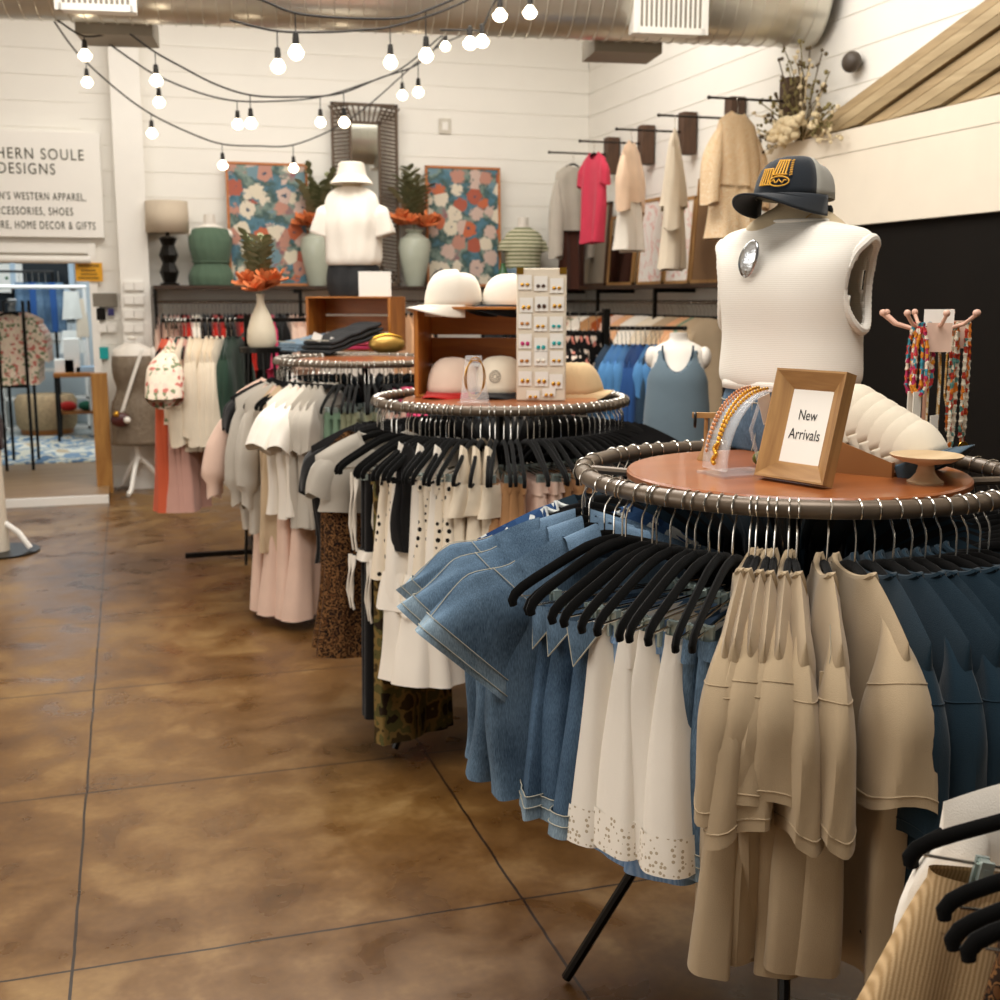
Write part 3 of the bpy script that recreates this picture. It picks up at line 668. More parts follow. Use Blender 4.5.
def torso(t, m, z0=0, z1=.70, name='torso', arms=True, s=1):
    ks = [k for k in TORSO if z0 <= k[0] <= z1]
    b = MB().loft(interp_rings(ks), True, True, True)
    if arms:
        for sd in (1, -1): b.ball((sd * .155, 0, .50), .05, 14, 9, (.8, .95, 1.25))
    return b.build(name, m, t)
def clothing(t, keys, m, name, folds=.003, seed=0, kf=11, cap=False, solid=.004, n=64):
    rd = random.Random(seed); p = [rd.uniform(0, 6) for _ in range(4)]
    def fn(x, y, z):
        a = math.atan2(y, x); r = 1 + (folds / .15) * (math.sin(kf * a + p[0] + 9 * z) + .6 * math.sin(kf * 1.7 * a + p[1] - 14 * z) + .4 * math.sin(30 * z + p[2] + 2 * a)); return (x * r, y * r, z)
    return MB().loft(interp_rings(keys, fn=fn, n=n), True, False, False).build(name, m, t, solid=solid)

# --- vest mannequin standing on the front rack
vb = onZ(787, 448, ZR - .012)
vz = ZR - .011
f_knit = pattern('white ribbed knit', 'stripes', ['#F3EEE4', '#EEE7DA'], 70)
Nn, Ln, bn = nodes_of(f_knit)
wv = Nn.new('ShaderNodeTexWave'); wv.bands_direction = 'Z'; wv.inputs['Scale'].default_value = 70; tcc = Nn.new('ShaderNodeTexCoord'); Ln.new(tcc.outputs['Object'], wv.inputs[0])
bb_ = Nn.new('ShaderNodeBump'); bb_.inputs['Strength'].default_value = .22; bb_.inputs['Distance'].default_value = .0015; Ln.new(wv.outputs['Fac'], bb_.inputs['Height']); Ln.new(bb_.outputs[0], bn.inputs['Normal'])
man = thing('mannequin', 'tan headless torso mannequin standing on the front round rack, wearing the sweater vest', 'mannequin', (vb[0], vb[1] + .0, vz), R(-38))
MB().loft(interp_rings([(a, b_ * .80, c * .82, d) for a, b_, c, d in TORSO if a <= .64]), True, True, True).build('torso', m_tanskin, man)
man.scale = (.95,) * 3
# sweater vest: wide body with real arm openings and ribbed arm bands
vest = thing('sweater_vest', 'white knitted sleeveless sweater worn by the mannequin on the front round rack', 'sweater', man.location, R(-58)); vest.scale = (.95,) * 3
VK = [(.165, .172, .128, 0), (.19, .180, .132, 0), (.28, .176, .126, -.004), (.38, .184, .128, -.012), (.45, .195, .118, -.012), (.50, .20, .095, -.004), (.53, .18, .08, .0), (.545, .125, .070, .002), (.554, .085, .062, .002)]
rg = interp_rings(VK, 6, n=72)
vm = MB(); n_ = 72; vs = []; 
for r in rg:
    for i, (x, y, z) in enumerate(r):
        a = 2 * PI * i / n_; k = 1 + .012 * math.sin(7 * a + 14 * z) * (1 if z < .5 else .3); vs.append((x * k, y * k, z))
fs = []
def in_hole(p): return ((p[2] - .405) / .105) ** 2 + (p[1] / .066) ** 2 < 1 and abs(p[0]) > .1
for j in range(len(rg) - 1):
    for i in range(n_):
        q = (j * n_ + i, j * n_ + (i + 1) % n_, (j + 1) * n_ + (i + 1) % n_, (j + 1) * n_ + i)
        c = np.mean([vs[k] for k in q], 0)
        if not in_hole(c): fs.append(q)
vm.add(vs, fs); vm.build('knit_body', f_knit, vest, solid=.006)
def side_x(z):
    K = np.array(VK); return float(np.interp(z, K[:, 0], K[:, 1]))
for s in (1, -1):
    pts = []; rib = MB()
    N_ = 90
    for i in range(N_):
        a = 2 * PI * i / N_; z = .405 + .108 * math.sin(a); y = .07 * math.cos(a)
        ry_ = float(np.interp(z, [k[0] for k in VK], [k[2] for k in VK])); xx = side_x(z) * math.sqrt(max(.1, 1 - (y / ry_) ** 2))
        pts.append((s * (xx + .006), y, z))
    rib.tube(pts, [.011 + .0028 * math.sin(i * PI) if 0 else (.0118 if i % 2 else .0104) for i in range(N_)], 8, closed=True); rib.build('ribbed_arm_band', f_knit, vest)
hb = MB(); hr = interp_rings([(.150, .171, .127, 0), (.172, .174, .130, 0)], 2, n=72); hb.loft(hr); hb.build('hem_band', f_knit, vest, solid=.006)
MB().tube([(x * 1.0, y, .556 - (.0 * max(0, -y / .064) ** 2)) for x, y, z in ell(0, .085, .062, .002, 40)], .006, 8, closed=True).build('neckband', f_knit, vest)
jn = thing('jeans', 'pair of blue jeans on the sweater vest mannequin', 'jeans', man.location, R(-58)); jn.scale = (.95,) * 3
clothing(jn, [(.0, .155, .112, 0), (.05, .172, .122, 0), (.11, .176, .124, 0), (.155, .162, .115, 0)], f_denim, 'jean_body', folds=.002, kf=5)
MB().tube(ell(.12, .1765, .1255, 0, 48), .0015, 4, closed=True).build('stitching', m_stitch, jn)
pk = MB().tube([(-.03 - .006 * math.sin(k), -.125 + .0005 * k, .15 - .15 * k / 7) for k in range(8)], .0015, 4).build('fly_seam', m_stitch, jn)
def loc_on(obj_loc, rz, p, s=.95): c, q = math.cos(rz), math.sin(rz); return (obj_loc[0] + s * (p[0] * c - p[1] * q), obj_loc[1] + s * (p[0] * q + p[1] * c), obj_loc[2] + s * p[2])
nk = MB()
for d, dz in ((.0, 0), (.0, -.02)):
    nk.tube([(.058 * math.cos(a) * (1 + 8 * -dz * .1), -.002 + (.062 - dz * 1.1) * math.sin(a), .592 - .012 - (.045 - dz) * max(0, -math.sin(a)) ** 2.2) for a in np.linspace(0, 2 * PI, 48, endpoint=False)], .0009, 4, closed=True)
nk.ball((0, -.087, .505), .005, 8, 6)
o = nk.build('necklace', m_gold, None, loc=man.location, rz=R(-58)); o.scale = (.95,) * 3; tag(o, 'fine gold necklace around the neck of the sweater vest mannequin', 'necklace')
br = MB().sheet(lambda u, v: ((-.005 + .055 * (v - .5) * math.sin(PI * u) ** .5) + .02 * (u - .5), -.136 - .006 * math.sin(PI * u), .43 + .085 * (u - .5)), 14, 6)
bro_n = (C0[:2] - np.array(vb[:2])); bro_n = bro_n / np.linalg.norm(bro_n); bro_l = np.array([bro_n[1], -bro_n[0]]); bro_d = bro_n * math.cos(R(58)) - bro_l * math.sin(R(58)) * (1 if (-bro_l) @ RT[:2] < 0 else -1)
lang = math.atan2(bro_d[1], bro_d[0]) + R(58); rad_ = 1 / math.sqrt((math.cos(lang) / .186) ** 2 + (math.sin(lang) / .135) ** 2)
o = br.build('brooch', mat('silver foil', '#C9CCD0', .15, metal=1, var=.1, bump=1, bscale=40), None, solid=.004, rz=math.atan2(bro_d[1], bro_d[0]) + PI / 2 + R(18))
br_p = np.array([vb[0], vb[1]]) + bro_d * (rad_ * .95 - .128); o.location = (br_p[0], br_p[1], vz + .443 - .43); tag(o, 'shiny silver oval brooch pinned to the white sweater vest', 'brooch')
tc_ = cap('charcoal trucker cap with gold lettering on the sweater vest mannequin', (vb[0] - .012, vb[1] - .005, vz + .580), R(-64), f_capnavy, f_capnavy, m_net, scale=1.0, tilt=R(-2), h=.083, w=.088, bl=.10, button=False)
gl = []
for k in range(5): gl.append([(-.028 + .007 * k, .022), (-.028 + .007 * k, .055)])
for k in range(5): gl.append([(.004 + .007 * k, .042), (.004 + .007 * k, .072)])
gl += [[(.002, .072), (.036, .072)], [(.002, .042), (.036, .042)], [(-.03, .022), (-.0, .022)], [(-.03, .055), (0, .055)]]
gl += [[(.02 + .022 * math.cos(a), .028 + .010 * math.sin(a)) for a in np.linspace(0, 2 * PI, 20)], [(.004 + .004 * k, .028 + .004 * math.sin(k * 1.9)) for k in range(9)]]
gl += [[(.041, .040 + .005 * k), (.047, .042 + .005 * k)] for k in range(7)]
patch_arc(tc_, gl, mat('gold thread', '#E0A52C', .6, var=.03), r=.0017, w=.088, h=.083)
MB().tube([(.075 * math.cos(a), .07 * math.sin(a) + .02, -.01 - .03 * abs(math.sin(a))) for a in np.linspace(.2, PI - .2, 16)], .006, 6, r2=.003).build('strap', f_capnavy, tc_)

# ================================================================ things on the front rack top
ZT = ZR - .012
def topz(px, py): p = onZ(px, py, ZT); return (p[0], p[1], ZT)
# picture frame
def face_cam(p, off=0): return math.atan2(p[1], p[0]) - PI / 2 + R(off)        # local -Y looks at the camera
fp = topz(797, 483)
pf = thing('framed_sign', 'chunky mango wood frame with a New Arrivals card on the front round rack', 'picture frame', (fp[0], fp[1], ZT + .001), face_cam(fp, -40)); pf.rotation_euler[0] = R(-15)
Wf, Hf, bd, dp = .170, .218, .038, .030
for k, (x0, z0_, x1, z1_, mm) in enumerate([(-Wf / 2, 0, Wf / 2, bd, m_frame), (-Wf / 2, Hf - bd, Wf / 2, Hf, m_frame), (-Wf / 2, bd, -Wf / 2 + bd, Hf - bd, m_frame_z), (Wf / 2 - bd, bd, Wf / 2, Hf - bd, m_frame_z)]):
    q = MB()
    # mitred bevelled moulding: outer edge proud, inner edge low
    O = [(-Wf / 2, 0), (Wf / 2, 0), (Wf / 2, Hf), (-Wf / 2, Hf)]; I = [(-Wf / 2 + bd, bd), (Wf / 2 - bd, bd), (Wf / 2 - bd, Hf - bd), (-Wf / 2 + bd, Hf - bd)]
    e = {0: (0, 1), 1: (2, 3), 2: (3, 0), 3: (1, 2)}[k]; a_, b_ = e
    sh = lambda p, f=.12: (p[0] * (1 - f * .3), p[1] + (Hf / 2 - p[1]) * f * .3)
    prof = lambda i: [(O[i][0], 0, O[i][1]), (O[i][0], -dp, O[i][1]), (sh(O[i])[0], -dp, sh(O[i])[1]), (I[i][0], -.008, I[i][1]), (I[i][0], 0, I[i][1])]
    q.loft([prof(a_), prof(b_)], True, True, True); q.build('frame_rail', mm, pf, ang=20)
MB().span((-Wf / 2 + bd - .004, -.009, bd - .004), (Wf / 2 - bd + .004, -.002, Hf - bd + .004)).build('card', m_paper, pf)
for ln, z in (('New', .132), ('Arrivals', .094)):
    me = text_mesh(ln, None, None, m_ink, .0004)
    wd = {'New': .044, 'Arrivals': .076}[ln]; v0 = max(v.co.x for v in me.vertices) * 2; k_ = wd / v0
    for v in me.vertices: v.co = (v.co.x * k_, v.co.y * k_ * 1.25, v.co.z * k_ * .3)
    text_obj('lettering', me, (0, -.0098, z), (R(90), 0, 0), pf)
# clear jewellery ramp with gold chains
ap = topz(737, 474)
ac = thing('jewellery_display', 'clear curved acrylic jewellery stand left of the wooden picture frame', 'display stand', ap, face_cam(ap, 35))
arcf = lambda u, v: (-.06 + .11 * math.sin(u * PI / 2) , (v - .5) * .085, .012 + .155 * (1 - math.cos(u * PI / 2)) * 0 + .165 * math.sin(u * 1.35) ** .9 if 0 else .01 + .165 * u ** .8)
arc2 = lambda u, v: (-.055 + .115 * (1 - math.cos(u * PI / 2)) ** 1.0, (v - .5) * .085, .012 + .16 * math.sin(u * PI / 2))
MB().sheet(arc2, 20, 6).build('curved_panel', m_clear, ac, solid=.004)
MB().span((-.065, -.05, 0), (.065, .05, .005)).build('base_plate', m_clear, ac)
MB().tube([(.058, 0, .005), (.03, 0, .09), (.058, 0, .17)], .004, 8).build('support', m_clear, ac)
for i, (v0, v1, mm) in enumerate([(.25, .6, m_gold), (.7, .95, mat('rose gold chain', '#C98D63', .35, metal=1, var=0))]):
    q = MB()
    for k in range(46):
        u = .12 + .86 * abs(k - 22.5) / 22.5; v = v0 + (v1 - v0) * k / 45; p = arc2(u, v); q.ball((p[0] - .005, p[1], p[2] + .002), .0032 if i else .0038, 6, 4, (1, 1, 1.3))
    if i == 0:
        for k in range(12): p = arc2(.06 + .015 * k, .42 + .05 * math.sin(k)); q.ball((p[0] - .008, p[1], p[2]), .005, 8, 5)
    o = q.build('chain_necklace', mm, None, loc=ac.location, rz=ac.rotation_euler.z); tag(o, ['gold chain necklace with clustered pendants on the clear curved stand', 'rose gold chain necklace on the clear curved stand'][i], 'necklace')
tagp = MB().box((0, 0, 0), (.028, .002, .06)).build('price_tag', m_paper, None, loc=(ap[0] + .045, ap[1] - .03, ZT + .135)); tagp.rotation_euler = (R(10), R(-22), R(0)); tag(tagp, 'white price tag hanging from the clear curved jewellery stand', 'tag')
# small T stand with hoops
tp = topz(705, 460)
ts_ = thing('earring_stand', 'small wooden T-shaped earring stand behind the clear jewellery display', 'display stand', tp, face_cam(tp))
MB().lathe([(.018, 0), (.018, .004), (.008, .022), (.006, .03)], 20).build('base', m_frame, ts_); MB().tube([(0, 0, .02), (0, 0, .1)], .0045, 8).build('post', m_frame_z, ts_); MB().box((0, 0, .1), (.062, .012, .012)).build('crossbar', m_frame, ts_)
for s in (-1, 1):
    o = MB().tube([(s * .024 + .0, -.010 + .0145 * math.cos(a), .09 + .0145 * math.sin(a)) for a in np.linspace(0, 2 * PI, 20, endpoint=False)], .0035, 8, closed=True).build('hoop_earring', m_black, None, loc=tp, rz=face_cam(tp)); tag(o, f'{"left" if s < 0 else "right"} black hoop earring on the small wooden T stand', 'earring')
cp = topz(764, 466)
o = MB().ball((0, 0, .018), .022, 16, 8, (1.5, .8, .8)).build('hair_scrunchie', fab('olive velvet', '#5B5D1E', .2), None, loc=cp, rz=.3); tag(o, 'olive green scrunchie lying between clear stand and wooden frame', 'scrunchie')
cp = topz(776, 462)
# box of cream caps
bp_ = topz(888, 471); brz = face_cam(bp_, -20)
cb = thing('cardboard_box', 'brown cardboard tray tilted under the row of cream caps', 'box', bp_, brz)
q = MB(); zz = [(-.14, .085), (.03, .02)]
q.add([(-.13, -.09, 0), (.04, -.09, 0), (.04, -.09, .03), (-.13, -.09, .085), (-.13, .09, 0), (.04, .09, 0), (.04, .09, .03), (-.13, .09, .085)], [(0, 1, 2, 3), (4, 7, 6, 5), (0, 3, 7, 4), (1, 5, 6, 2), (0, 4, 5, 1)])
q.build('tray', mat('brown cardboard', '#9A6A3A', .85, var=.06), cb, smooth=False, solid=.004)
for i in range(6):
    t_ = i / 5; lx = -.085 + .125 * t_; c_, s_ = math.cos(brz), math.sin(brz)
    cap(f'{ORD[i]} of the six nested cream caps with blue peaks, from the left', (bp_[0] + lx * c_ - .0 * s_, bp_[1] + lx * s_, ZT + .085 - .065 * t_), brz + PI / 2, f_capcream, fab('slate cap brim', '#4F6473') if i == 5 else f_capcream, scale=.80, tilt=R(-22), roll=R(0), h=.10, button=True, bl=.065 if i == 5 else .012, btn=fab('slate cap brim', '#4F6473'))
# cake stand
kp = topz(925, 483)
ck = thing('cake_stand', 'small round wooden pedestal dish in front of the jewellery tree', 'pedestal dish', kp)
m_pw = wood('bleached wood', '#BFA27A', '#DCC49E', 8, .6)
MB().lathe([(.001, 0), (.034, 0), (.035, .004), (.028, .008), (.018, .02), (.015, .034), (.02, .04)], 28).build('foot', m_pw, ck)
MB().lathe([(.015, .036), (.05, .044), (.067, .052), (.069, .056), (.066, .057), (.05, .05), (.001, .046)], 36).build('dish', m_pw, ck)
# jewellery tree
jp = topz(921, 464); m_pinkmetal = mat('blush enamel', '#DDB09A', .4, var=.02)
jt = thing('jewellery_tree', 'blush pink metal jewellery tree with eight ball-tipped arms', 'jewellery stand', jp, R(15))
MB().lathe([(.001, 0), (.05, 0), (.05, .006), (.01, .012)], 28).build('base', m_pinkmetal, jt); MB().tube([(0, 0, .01), (0, 0, .305)], .005, 10).build('stem', m_pinkmetal, jt)
for k in range(8):
    a = 2 * PI * k / 8 + .2
    q = MB().tube([(r * math.cos(a), r * math.sin(a), z) for r, z in ((0, .29), (.04, .292), (.075, .302), (.10, .322))], .004, 8); q.ball((.10 * math.cos(a), .10 * math.sin(a), .325), .0075, 10, 7); q.build('arm', m_pinkmetal, jt)
m_beadm = [pattern('coral mixed beads', 'cells', ['#C23B3B', '#D98A2B', '#3F8FA0', '#E9D9C4', '#B02A55'], 90, .3), pattern('rainbow seed beads', 'cells', ['#E9DFC9', '#D77A2C', '#5E8F86', '#E9DFC9', '#B23A2A', '#E9DFC9'], 90, .3), pattern('gold and cream beads', 'cells', ['#E3C58E', '#EFE3CC', '#C9953E'], 90, .3)]
jc, js = math.cos(R(15)), math.sin(R(15))
for i, (aa, rr_, z1_, ww, bm_i, lb) in enumerate([(200, .06, .15, .010, 0, 'short red and turquoise bead necklace, leftmost on the jewellery tree'), (222, .078, .15, .012, 0, 'fourth short red bead necklace, nearest the viewer on the tree'), (208, .05, .15, .012, 0, 'fifth short bead necklace, innermost left on the tree'), (215, .072, .15, .010, 0, 'second short multicoloured bead necklace on the jewellery tree'), (232, .05, .16, .01, 0, 'third short bead necklace beside the pink jewellery cards'), (250, .05, .04, .012, 2, 'long gold bead necklace with white tags hanging down the tree'), (262, .03, .02, .012, 2, 'long gold and cream necklace by the tree stem'),
                                        (300, .06, .03, .012, 1, 'long rainbow bead necklace ending in a gold coin, tree right side'), (309, .05, .07, .012, 1, 'long cream seed bead necklace close to the tree stem'), (325, .06, .05, .012, 1, 'third from right cream and red bead necklace on tree'), (318, .075, .06, .010, 1, 'cream and orange bead necklace second from right on tree'), (340, .085, .045, .010, 1, 'rightmost rainbow bead necklace on the jewellery tree'), (10, .07, .12, .008, 2, 'gold bead strand at the far right of the tree')]):
    a = R(aa - 15 + 17); cx_, cy_ = jp[0] + rr_ * math.cos(a), jp[1] + rr_ * math.sin(a); q = MB(); zt_ = ZT + .302; Lz = zt_ - (ZT + z1_); nb = int(Lz / .0052)
    tx, ty = -math.sin(a), math.cos(a)
    for sgn in (-1, 1):
        for k in range(nb):
            f = k / nb; o_ = ww * (math.sin(min(1, f * 2.2) * PI / 2)) * (1 if f < .85 else (1 - f) / .15)
            q.ball((cx_ + sgn * tx * o_, cy_ + sgn * ty * o_, zt_ - Lz * f), (.0042 + .0012 * ((k * 5) % 3 == 0)) if bm_i < 2 else .0028, 6, 4)
    me_o = thing('beaded_necklace', lb, 'necklace'); q.build('bead_strand', m_beadm[bm_i], me_o)
    if lb.startswith(('long gold bead', 'long rainbow', 'rightmost')): MB().lathe([(.001, 0), (.013, 0), (.013, .003), (.001, .003)], 20).build('coin_pendant', m_gold, me_o, loc=(cx_, cy_ - .004, ZT + z1_ - .008)).rotation_euler = (R(90), 0, 0)
    if lb.startswith(('short red', 'second short', 'long gold bead')): MB().box((cx_ - .004, cy_ - .012, ZT + .135 - .05 * lb.startswith('long')), (.026, .002, .055), rz=.3).build('price_tag', m_paper, me_o)
for i, (dx, dy, z, s_, mm, lb) in enumerate([(-.02, -.06, .275, (.05, .002, .06), mat('blush card', '#E5C3AE', .8, var=.02), 'blush jewellery card hanging centrally on the tree'), (.045, -.04, .28, (.036, .002, .058), mat('blush card', '#E5C3AE', .8), 'blush jewellery card hanging right on the tree'), (0, -.03, .315, (.06, .002, .035), m_paper, 'white printed card on top of the jewellery tree')]):
    o = MB().box((0, 0, 0), s_).build('jewellery_card', mm, None, loc=(jp[0] + dx, jp[1] + dy, ZT + z), rz=face_cam(jp)); tag(o, lb, 'card')

# ================================================================ things on the middle rack top
def topm(px, py): p = onZ(px, py, ZT); return (p[0], p[1], ZT)
def slat_crate(name, label, loc, rz, W, H, D, opening='front', gap=.012):
    t = thing(name, label, 'crate', loc, rz)
    for s in (-1, 1): MB().span((s * (W / 2) - .008, -D / 2, 0), (s * (W / 2) + .008, D / 2, H)).build('end_panel', m_crate_z, t, bevel=.002)
    nb = 3; hh = (H - gap * (nb - 1)) / nb
    for k in range(nb): MB().span((-W / 2 + .008, D / 2 - .009, k * (hh + gap)), (W / 2 - .008, D / 2, k * (hh + gap) + hh)).build('back_slat', m_crate, t, bevel=.0015)
    nd = 3; dd = (D - gap * (nd - 1)) / nd
    for k in range(nd):
        MB().span((-W / 2 - .008, -D / 2 + k * (dd + gap), H), (W / 2 + .008, -D / 2 + k * (dd + gap) + dd, H + .009)).build('top_slat', m_crate, t, bevel=.0015)
        MB().span((-W / 2 + .008, -D / 2 + k * (dd + gap), 0), (W / 2 - .008, -D / 2 + k * (dd + gap) + dd, .008)).build('bottom_slat', m_crate, t, bevel=.0015)
    return t
c1 = topm(487, 396); CZ = ZT + .325
crate = slat_crate('wooden_crate', 'orange pine crate lying on its side on the middle round rack, caps inside', (c1[0], c1[1] + .05, ZT + .001), face_cam(c1, -8), .45, .315, .27)
cpos = lambda dx, dy, dz=0: (c1[0] + dx * RT[0] - dy * 0, c1[1] + .05 + dx * RT[1] + dy, ZT + dz)
cap('white baseball cap on top of the crate on the middle rack', cpos(-.115, -.02, .327), face_cam(c1, -62), f_capwhite, f_capwhite, h=.12)
cap('white cap with black peak on the crate, half behind the earring board', cpos(.10, 0, .327), face_cam(c1, -60), f_capwhite, f_capblack, h=.105)
capr = cap('blush cap with red peak standing inside the crate', cpos(-.12, -.04, .014), face_cam(c1, -25), f_capblush, f_capred, h=.115)
capb = cap('cream cap with black peak and round patch inside the crate', cpos(.05, -.05, .014), face_cam(c1, -12), f_capcream, f_capblack, h=.12)
patch_arc(capb, [[(.02 * math.cos(a), .06 + .02 * math.sin(a)) for a in np.linspace(0, 2 * PI, 22)], [(.008 * math.cos(a), .06 + .008 * math.sin(a)) for a in np.linspace(0, 2 * PI, 14)]] + [[(.012 * math.cos(a), .06 + .012 * math.sin(a)), (.017 * math.cos(a), .06 + .017 * math.sin(a))] for a in np.linspace(0, 2 * PI, 14)], mat('brown print', '#4B3A2B', .8, var=0), .0011, h=.12)
# nested tan caps to the right of the board
for i in range(5):
    p = topm(562 + 6 * i, 397); cap(f'{ORD[i]} from the left of the nested tan caps beside the earring board', (p[0], p[1] + .03, ZT + .004), face_cam(c1, 78), fab('tan straw cap', '#DDBE92'), fab('tan straw cap', '#DDBE92'), scale=.74 - .0 * i, h=.15, bl=.05, button=False, tilt=R(-12))
# earring board
eb = topm(541, 401); EW, EH = .172, .455
board = thing('earring_board', 'tall cream board of earring cards on the middle round rack', 'display board', (eb[0], eb[1] - .0, ZT + .002), face_cam(eb, -3))
MB().span((-EW / 2, -.012, 0), (EW / 2, .012, EH)).build('panel', mat('cream linen board', '#E4D6C0', .8, var=.03, bump=.4), board, bevel=.004)
for s in (-1, 1): MB().span((s * (EW / 2 - .012) - .012, -.015, EH - .02), (s * (EW / 2 - .012) + .012, -.011, EH + .002)).build('corner_bracket', m_gold, board)
rd = random.Random(8); br_ = board.rotation_euler.z
rows = [(.40, (-.055, 0, .055)), (.335, (-.055, .0, .055)), (.27, (-.055, 0, .055)), (.20, (-.055, 0, .055)), (.145, (-.055, .0, .055)), (.075, (-.055, 0, .055)), (.022, (-.03, .03))]
ecol = [['gold', 'dark bow', 'gold bar'], ['small gold', 'dark bow', 'gold drop'], ['amber', 'pale gold', 'turquoise'], ['magenta', 'turquoise', 'turquoise'], ['amber', 'pearl', 'gold pearl'], ['gold disc', 'gold stud', 'gold stud'], ['gold foil', 'gold foil']]
em = {'turquoise': mat('turquoise stone', '#1FA3A3', .3), 'magenta': mat('magenta stone', '#C02A6E', .3), 'dark bow': mat('tortoise', '#4A3020', .3), 'amber': mat('amber stone', '#B5762B', .3), 'pearl': mat('pearl', '#EFE3CE', .2), 'magenta2': m_gold}
rown = ['top', 'second', 'third', 'fourth', 'fifth', 'sixth', 'bottom']
for ri, (z, xs) in enumerate(rows):
    for ci, x in enumerate(xs):
        nm = ecol[ri][ci]; jx_, jz_ = rd.uniform(-.003, .003), rd.uniform(-.008, .008)
        colp = ['left', 'middle', 'right'][ci] if len(xs) == 3 else ['left', 'right'][ci]
        t = thing('earring_card', f'white card with {nm} earrings, {rown[ri]} row, {colp} column of the earring board', 'earring card', (board.location[0] + math.cos(br_) * (x + jx_) + math.sin(br_) * .016, board.location[1] + math.sin(br_) * (x + jx_) - math.cos(br_) * .016, board.location[2] + z + jz_), br_)
        MB().box((0, 0, .0), (.046, .0015, .05 if ri < 6 else .028)).build('card', m_paper, t)
        for s in (-1, 1):
            MB().ball((s * .009, -.004, -.008), .0062, 8, 6, (1.1, .5, .9 + .3 * (ri % 2))).build('earring', em.get(nm, m_gold), t)
# clear necklace bust in front of the crate
nb = topm(474, 404)
nbt = thing('necklace_stand', 'clear acrylic necklace stand in front of the crate on the middle rack', 'display stand', nb, face_cam(nb, 10))
fnb = lambda u, v: ((u - .5) * (.1 - .045 * v), -.012 - .02 * math.sin(PI * u) * (1 - v) + .02 * v, .008 + .155 * v)
MB().sheet(fnb, 14, 10).build('bust_panel', m_clear, nbt, solid=.004); MB().span((-.05, -.045, 0), (.05, .05, .005)).build('base_plate', m_clear, nbt)
for i in range(2):
    o = MB().tube([(.035 * math.sin(2 * PI * k / 40) * (1 - .15 * i), -.045 + .03 * (1 - .5 * math.cos(2 * PI * k / 40)) * .8, .09 + (.06 + .01 * i) * math.cos(2 * PI * k / 40)) for k in range(40)], .0022, 5, closed=True).build('chain_necklace', m_gold, None, loc=nb, rz=nbt.rotation_euler.z); tag(o, ['longer', 'shorter'][i] + ' gold chain on the clear necklace stand before the crate', 'necklace')

# ================================================================ things on the third rack top
ZT3 = TZ - .012
def topt(px, py): p = onZ(px, py, ZT3); return (p[0], p[1], ZT3)
c2 = (TX + .10, TY + .22, ZT3)
p = topt(362, 352); c2 = (p[0], p[1] + .16, ZT3)
crate2 = slat_crate('wooden_crate', 'orange pine crate on the third round rack, under the bucket hat mannequin', (c2[0], c2[1], ZT3 + .001), face_cam(c2, -20), .50, .305, .28)
CT = ZT3 + .316
for i in range(3):
    o = MB().box((0, 0, 0), (.24, .2, .02)).build('folded_shirt', [f_pink, fab('coral pink', '#D8576A'), f_red][i], None, loc=(c2[0] - .02, c2[1] - .01, ZT3 + .022 + .024 * i), rz=crate2.rotation_euler.z, bevel=.006); tag(o, ['lowest', 'middle', 'topmost'][i] + ' of the folded pink tops inside the back crate', 'top')
def folded_jeans(label, loc, rz, m, L=.34, W=.24, H=.05, slope=.0):
    t = thing('folded_jeans', label, 'jeans', loc, rz)
    for k in range(3):
        MB().sheet(lambda u, v, k=k: (L * (u - .5) * (1 - .06 * k), W * (v - .5) * (1 - .25 * u), H * k / 3 + .012 + slope * u + .014 * math.sin(PI * u) * math.sin(PI * v) + .003 * math.sin(17 * u + 3 * v + k)), 20, 12).build('folded_layer', m, t, solid=.016)
    MB().tube([(L * (-.5), W * (v - .5), H * .67 + .028) for v in np.linspace(0, 1, 8)], .003, 5).build('seam', m_stitch if m is not f_black else f_black, t)
    return t
pj = topt(312, 352); folded_jeans('light blue folded jeans on the left of the third rack top', (pj[0], pj[1], ZT3), R(20), f_denimL, slope=.05)
f_wblack = denim_mat('denim washed black', '#1A1A1B', '#3B3B3C')
pj = topt(345, 354); folded_jeans('washed black folded jeans piled on the third rack top', (pj[0], pj[1], ZT3), R(28), f_wblack, L=.42, W=.26, H=.08, slope=.10)
pt_ = topt(333, 345); 
for i, (px_, py_, lb) in enumerate([(317, 337, 'white tag on the light blue folded jeans'), (334, 342, 'white tag on the washed black folded jeans')]):
    q_ = onY(px_, py_, pj[1] - .12); o = MB().box((0, 0, 0), (.05, .003, .04), ry=.4).build('price_tag', m_paper, None, loc=q_, rz=-.2); tag(o, lb, 'tag')
gb = topt(386, 354); gbt = thing('handbag', 'crinkled gold handbag at the right of the third rack top', 'handbag', (gb[0], gb[1] - .03, ZT3))
MB().ball((0, 0, .055), .06, 28, 14, (1.7, .75, .9)).build('bag_body', mat('crinkled gold', '#B8924A', .35, metal=.7, bump=1.2, bscale=30, var=.1), gbt)
MB().tube([(-.08 + .16 * k / 12, -.02, .09 + .02 * math.sin(PI * k / 12)) for k in range(13)], .006, 6).build('handle', m_gold, gbt)
